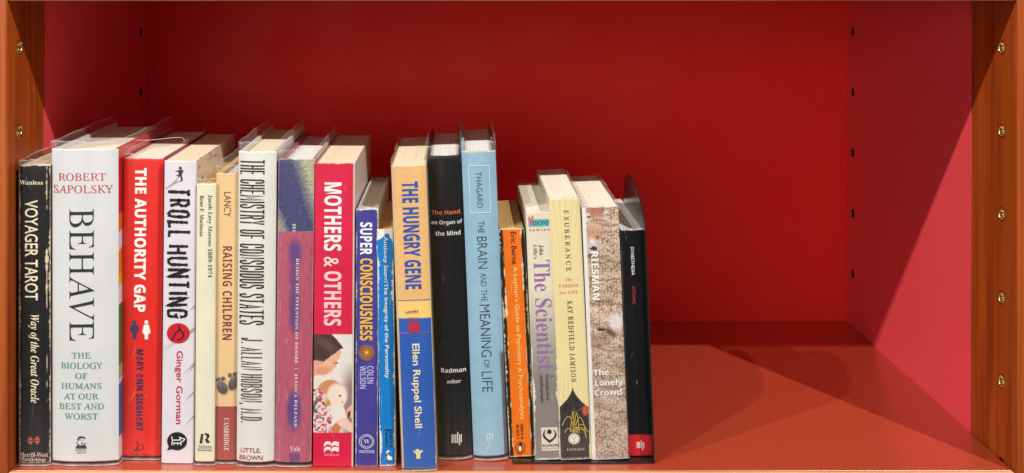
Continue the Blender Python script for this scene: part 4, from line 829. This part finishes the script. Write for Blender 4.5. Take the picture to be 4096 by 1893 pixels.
text(b, 'PRINCETON', 'b', (12, 782, 886, 12, 952, 904), (186, 206, 216), False, off=-0.01, name='publisher_lettering')

b = make_book('chipped orange paperback with black edges, cream lettering and penguin', (1254, 1319, 574), (1282, 1347, 1151), 0.0262, 0.111, p_berne, (30, 26, 24), (30, 26, 24), False, 0.0008, 7, 'tan', 0.0, M_FILM, 0.0004, zbase=0.0012)
text(b, 'Eric Berne', 's', (13, 200, 622, 11, 245, 230), (62, 34, 14), off=0.006, name='author_lettering')
text(b, "A Layman's Guide to Psychiatry & Psychoanalysis", 's', (11, 1186, 255, 12, 1236, 668), (248, 214, 130), name='title_lettering')
text(b, 'ISBN 0 14', 'sb', (12, 1163, 716, 12, 1190, 858), (50, 24, 8), name='stock_number')
text(b, '00.3271 1', 'sb', (12, 1122, 718, 12, 1148, 854), (50, 24, 8), name='stock_number')
strokes(b, 'publisher_emblem', [ring(12, 1163, 942, 45, 57)], 2.2, (40, 22, 10))
decal(b, 'publisher_emblem', [C(12, (1146, 930), (1150, 905), (1160, 892), (1172, 896), (1182, 915), (1186, 945), (1180, 975), (1168, 986), (1150, 984), (1140, 966))], (30, 22, 16))
decal(b, 'publisher_emblem', [circ(12, 1161, 950, 14, 28)], (240, 226, 196), 0.00045)

b = make_book('cream to grey paperback with large purple serif lettering', (1322, 1386, 534), (1348, 1411, 1156), 0.0215, 0.125, p_sci, (200, 190, 166), (170, 162, 150), False, 0.0010, 6, 'pale', 0.002, M_FILM, 0.0005, zbase=0.0012)
decal(b, 'printed_panel', [C(13, (355, 515), (530, 511), (533, 572), (357, 577))], (96, 176, 196), 0.00022)
decal(b, 'lettering', [C(13, (354, 492), (366, 490), (378, 538), (384, 480), (396, 480), (388, 565), (372, 567))], (206, 92, 88), 0.0004)
text(b, 'ISIONS', 's', (13, 398, 524, 13, 531, 564), (34, 36, 40), False, off=0.006, name='series_lettering')
text(b, 'SERIES', 's', (13, 360, 597, 13, 537, 617), (90, 84, 80), False, space=1.5, name='series_lettering')
text(b, 'John', 'b', (13, 442, 735, 13, 484, 822), (78, 72, 68), off=-0.004, name='author_lettering')
text(b, "Lilly's", 'b', (13, 390, 735, 13, 428, 855), (78, 72, 68), off=-0.004, name='author_lettering')
text(b, 'The Scientist', 'b', (13, 396, 868, 15, 540, 186), (150, 108, 166), off=-0.006, name='title_lettering')
text(b, 'A', 'b', (15, 612, 234, 15, 645, 264), (62, 58, 58), off=-0.004, name='subtitle_lettering')
text(b, 'Metaphysical', 'b', (15, 552, 232, 15, 592, 482), (62, 58, 58), off=-0.004, name='subtitle_lettering')
text(b, 'Autobiography', 'b', (15, 497, 236, 15, 537, 512), (62, 58, 58), off=-0.004, name='subtitle_lettering')
decal(b, 'publisher_panel', [C(15, (517, 746), (675, 743), (686, 966), (524, 971))], (222, 212, 190), 0.00022)
decal(b, 'publisher_emblem', [C(15, (560, 758), (540, 790), (532, 820), (545, 850), (580, 880), (600, 895), (630, 872), (660, 840), (668, 815), (655, 780), (632, 757), (650, 795), (648, 825), (625, 852), (602, 866), (575, 850), (555, 825), (552, 795)), circ(15, 597, 786, 23)], (34, 36, 36), 0.0004)
text(b, 'RONIN', 'sb', (15, 530, 906, 15, 680, 935), (40, 40, 40), False, off=0.008, name='publisher_lettering')
text(b, 'PUBLISHING', 's', (15, 531, 941, 15, 684, 958), (96, 90, 84), False, name='publisher_lettering')

b = make_book('pale yellow paperback with a dark volcano and fireworks at its foot', (1380, 1459, 500), (1412, 1489, 1157), 0.0215, 0.135, p_exub, (214, 206, 180), (190, 186, 160), False, 0.0010, 6, 'pale', 0.002, M_FILM, 0.0005, zbase=0.0012)
text(b, 'EXUBERANCE', 'r', (13, 658, 434, 13, 700, 962), (62, 54, 40), space=1.6, off=0.006, name='title_lettering')
text(b, 'The', 'bi', (13, 677, 1021, 13, 732, 1046), (190, 104, 62), False, space=1.3, off=-0.008, name='subtitle_lettering')
text(b, 'PASSION', 'r', (13, 620, 1074, 13, 785, 1104), (190, 104, 62), False, space=1.3, off=0.006, name='subtitle_lettering')
text(b, 'for', 'bi', (13, 621, 1134, 13, 680, 1166), (190, 104, 62), False, off=-0.008, space=1.2, name='subtitle_lettering')
text(b, 'LIFE', 'r', (13, 697, 1130, 13, 782, 1156), (190, 104, 62), False, space=1.3, off=0.006, name='subtitle_lettering')
text(b, 'KAY REDFIELD JAMISON', 'r', (14, 948, 308, 15, 1010, 306), (60, 52, 40), space=1.35, off=0.006, name='author_lettering')
fw = []
for (x0, y0, xm, ym, x1, y1) in ((835, 800, 825, 590, 800, 790), (835, 800, 860, 605, 885, 800), (832, 800, 790, 640, 720, 730), (840, 800, 890, 645, 945, 780), (832, 800, 845, 715, 870, 800), (830, 800, 780, 755, 745, 800), (845, 800, 905, 715, 965, 790), (845, 800, 920, 765, 955, 850), (838, 800, 905, 745, 950, 830)):
    pts = []
    for k in range(13):
        t = k/12; xx = (1-t)**2*x0+2*t*(1-t)*(2*xm-(x0+x1)/2)+t*t*x1; yy = (1-t)**2*y0+2*t*(1-t)*(2*ym-(y0+y1)/2)+t*t*y1; pts.append(ph(15, xx, yy))
    fw.append(pts)
strokes(b, 'printed_fireworks', fw, 2.3, (214, 186, 74), 0.0003)
pts = []
for k in range(48):
    r = 62 if k % 2 == 0 else 46; a = k*math.pi/24; pts.append(ph(15, 836+r*math.cos(a), 855+r*0.94*math.sin(a)))
decal(b, 'publisher_emblem', [pts], (238, 232, 220), 0.00036)
decal(b, 'publisher_emblem', [circ(15, 821, 843, 7, 4), circ(15, 851, 843, 7, 4), circ(15, 837, 880, 9, 3), C(15, (835, 848), (841, 866), (831, 866))], (60, 54, 52), 0.00046)
strokes(b, 'publisher_emblem', [ring(15, 836, 855, 40, 38)], 1.4, (120, 110, 104), 0.00046)
text(b, 'VINTAGE', 'bi', (15, 768, 946, 15, 940, 972), (228, 220, 206), False, off=-0.008, space=1.2, name='publisher_lettering')

b = make_book('paperback with a photograph of crowded woolly sheep on its spine', (1463, 1556, 521), (1490, 1581, 1157), 0.0215, 0.138, p_sheep, (226, 222, 218), (200, 180, 168), False, 0.0006, 8, 'pale', 0.002, M_FILM, 0.0004, zbase=0.0012)
text(b, 'RIESMAN', 'sb', (13, 895, 797, 14, 957, 296), (246, 244, 240), off=0, space=1.1, name='author_lettering')
text(b, 'The', 'sb', (15, 1025, 184, 15, 1175, 248), WHITE, False, off=-0.004, name='title_lettering')
text(b, 'Lonely', 'sb', (15, 1040, 282, 15, 1308, 364), WHITE, False, off=-0.004, name='title_lettering')
text(b, 'Crowd', 'sb', (15, 1037, 378, 15, 1297, 442), WHITE, False, off=-0.004, name='title_lettering')
strokes(b, 'publisher_emblem', [ring(15, 1193, 906, 68, 64), C(15, (1145, 872), (1168, 895), (1168, 920), (1150, 920), (1185, 920)), C(15, (1168, 895), (1190, 872), (1210, 915), (1196, 915)), C(15, (1178, 900), (1202, 898)), C(15, (1205, 905), (1205, 940), (1182, 940), (1225, 938), (1225, 930)), C(15, (1250, 880), (1222, 882), (1222, 918), (1252, 916)), C(15, (1222, 900), (1246, 898))], 2.2, (232, 220, 210))

b = make_book('black paperback with red foot band next to the metal bookend', (1560, 1622, 578), (1583, 1641, 1153), 0.0275, 0.125, p_syn, (36, 36, 38), (36, 36, 38), False, 0.0006, 8, 'white', 0.0, M_GLOS, 0.0008, zbase=0.0012)
text(b, 'SYNESTHESIA', 's', (13, 1240, 753, 13, 1268, 998), WHITE, off=0.010, name='title_lettering')
text(b, 'CYTOWIC', 's', (14, 1722, 138, 14, 1758, 347), (214, 62, 76), off=0.008, name='author_lettering')
decal(b, 'publisher_emblem', [C(15, (x, y0), (x+7, y0), (x+7, y1), (x, y1)) for x, y0, y1 in ((1441, 888, 945), (1454, 888, 945), (1467, 888, 945), (1481, 868, 945), (1495, 888, 970), (1507, 888, 945))], (244, 226, 220))

# ------------------------------------------------------------------ loose thread caught on the jackets
def tube(name, pts, r, mat, n=5):
    vs, fs = [], []
    for i, q in enumerate(pts):
        d = (Vector(pts[min(i+1, len(pts)-1)])-Vector(pts[max(i-1, 0)])).normalized(); a = d.cross(Vector((0, 0, 1))).normalized(); c = d.cross(a)
        for k in range(n):
            t = 2*math.pi*k/n; vs.append(tuple(Vector(q)+a*math.cos(t)*r+c*math.sin(t)*r))
    for i in range(len(pts)-1):
        for k in range(n): fs.append((i*n+k, i*n+(k+1) % n, (i+1)*n+(k+1) % n, (i+1)*n+k))
    return link(name, mesh(vs, fs), mat)
def at(u, v, Y): return ((u-U0)*(Y+CAMD)/FP, Y, CAMZ-(v-V0)*(Y+CAMD)/FP)
th_ = tube('thread', [at(u, v, y) for u, v, y in ((512, 566, 0.060), (545, 562, 0.062), (600, 562, 0.066), (650, 556, 0.070), (700, 551, 0.073), (728, 551, 0.075), (735, 556, 0.0755), (738, 566, 0.075))], 0.00016, flat((232, 222, 210), 0.7, 0.2))
th_['label'] = 'thin pale thread lying across the top of the red paperback'; th_['category'] = 'thread'

# ------------------------------------------------------------------ bookend
be = thing('bookend', 'black metal bookend with rounded upright at the end of the row', 'bookend', (0.12, 0.0165, 0.0001))
def world(px, py, pz): return (px-0.12, py-0.0165, pz-0.0001)
bx1 = (1648-1157)*(0.0165+CAMD)/2871
prof = [(0.0165, 0.001), (0.0165, 0.178), (0.020, 0.186), (0.030, 0.194), (0.048, 0.2015), (0.066, 0.2055), (0.084, 0.2075), (0.098, 0.207), (0.110, 0.203), (0.120, 0.196), (0.127, 0.186), (0.130, 0.172), (0.130, 0.001)]
tl = math.tan(math.radians(2.2)); hole = [(0.105+0.0022*math.cos(a*math.pi/6), 0.187+0.004*math.sin(a*math.pi/6)) for a in range(12)]
bm = bmesh.new(); th = 0.0011
tri = tessellate_polygon([[Vector((y, z, 0)) for y, z in prof], [Vector((y, z, 0)) for y, z in hole]]); allp = prof+hole
fv = [bm.verts.new(world(bx1-tl*z-th, y, z)) for y, z in allp]; bv = [bm.verts.new(world(bx1-tl*z, y, z)) for y, z in allp]
for t in tri:
    bm.faces.new([fv[i] for i in t]); bm.faces.new([bv[i] for i in reversed(t)])
for lo, n in ((0, len(prof)), (len(prof), len(hole))):
    for i in range(n):
        a, c = lo+i, lo+(i+1) % n; bm.faces.new([fv[a], fv[c], bv[c], bv[a]])
bmesh.ops.recalc_face_normals(bm, faces=bm.faces); me = bpy.data.meshes.new('m'); bm.to_mesh(me); bm.free()
link('upright_plate', me, M_BLACK, be)
o = box('base_plate', world(0.0400, 0.0165, 0.0001), world(bx1, 0.148, 0.0011), M_BLACK, be, 0.0004, 2)
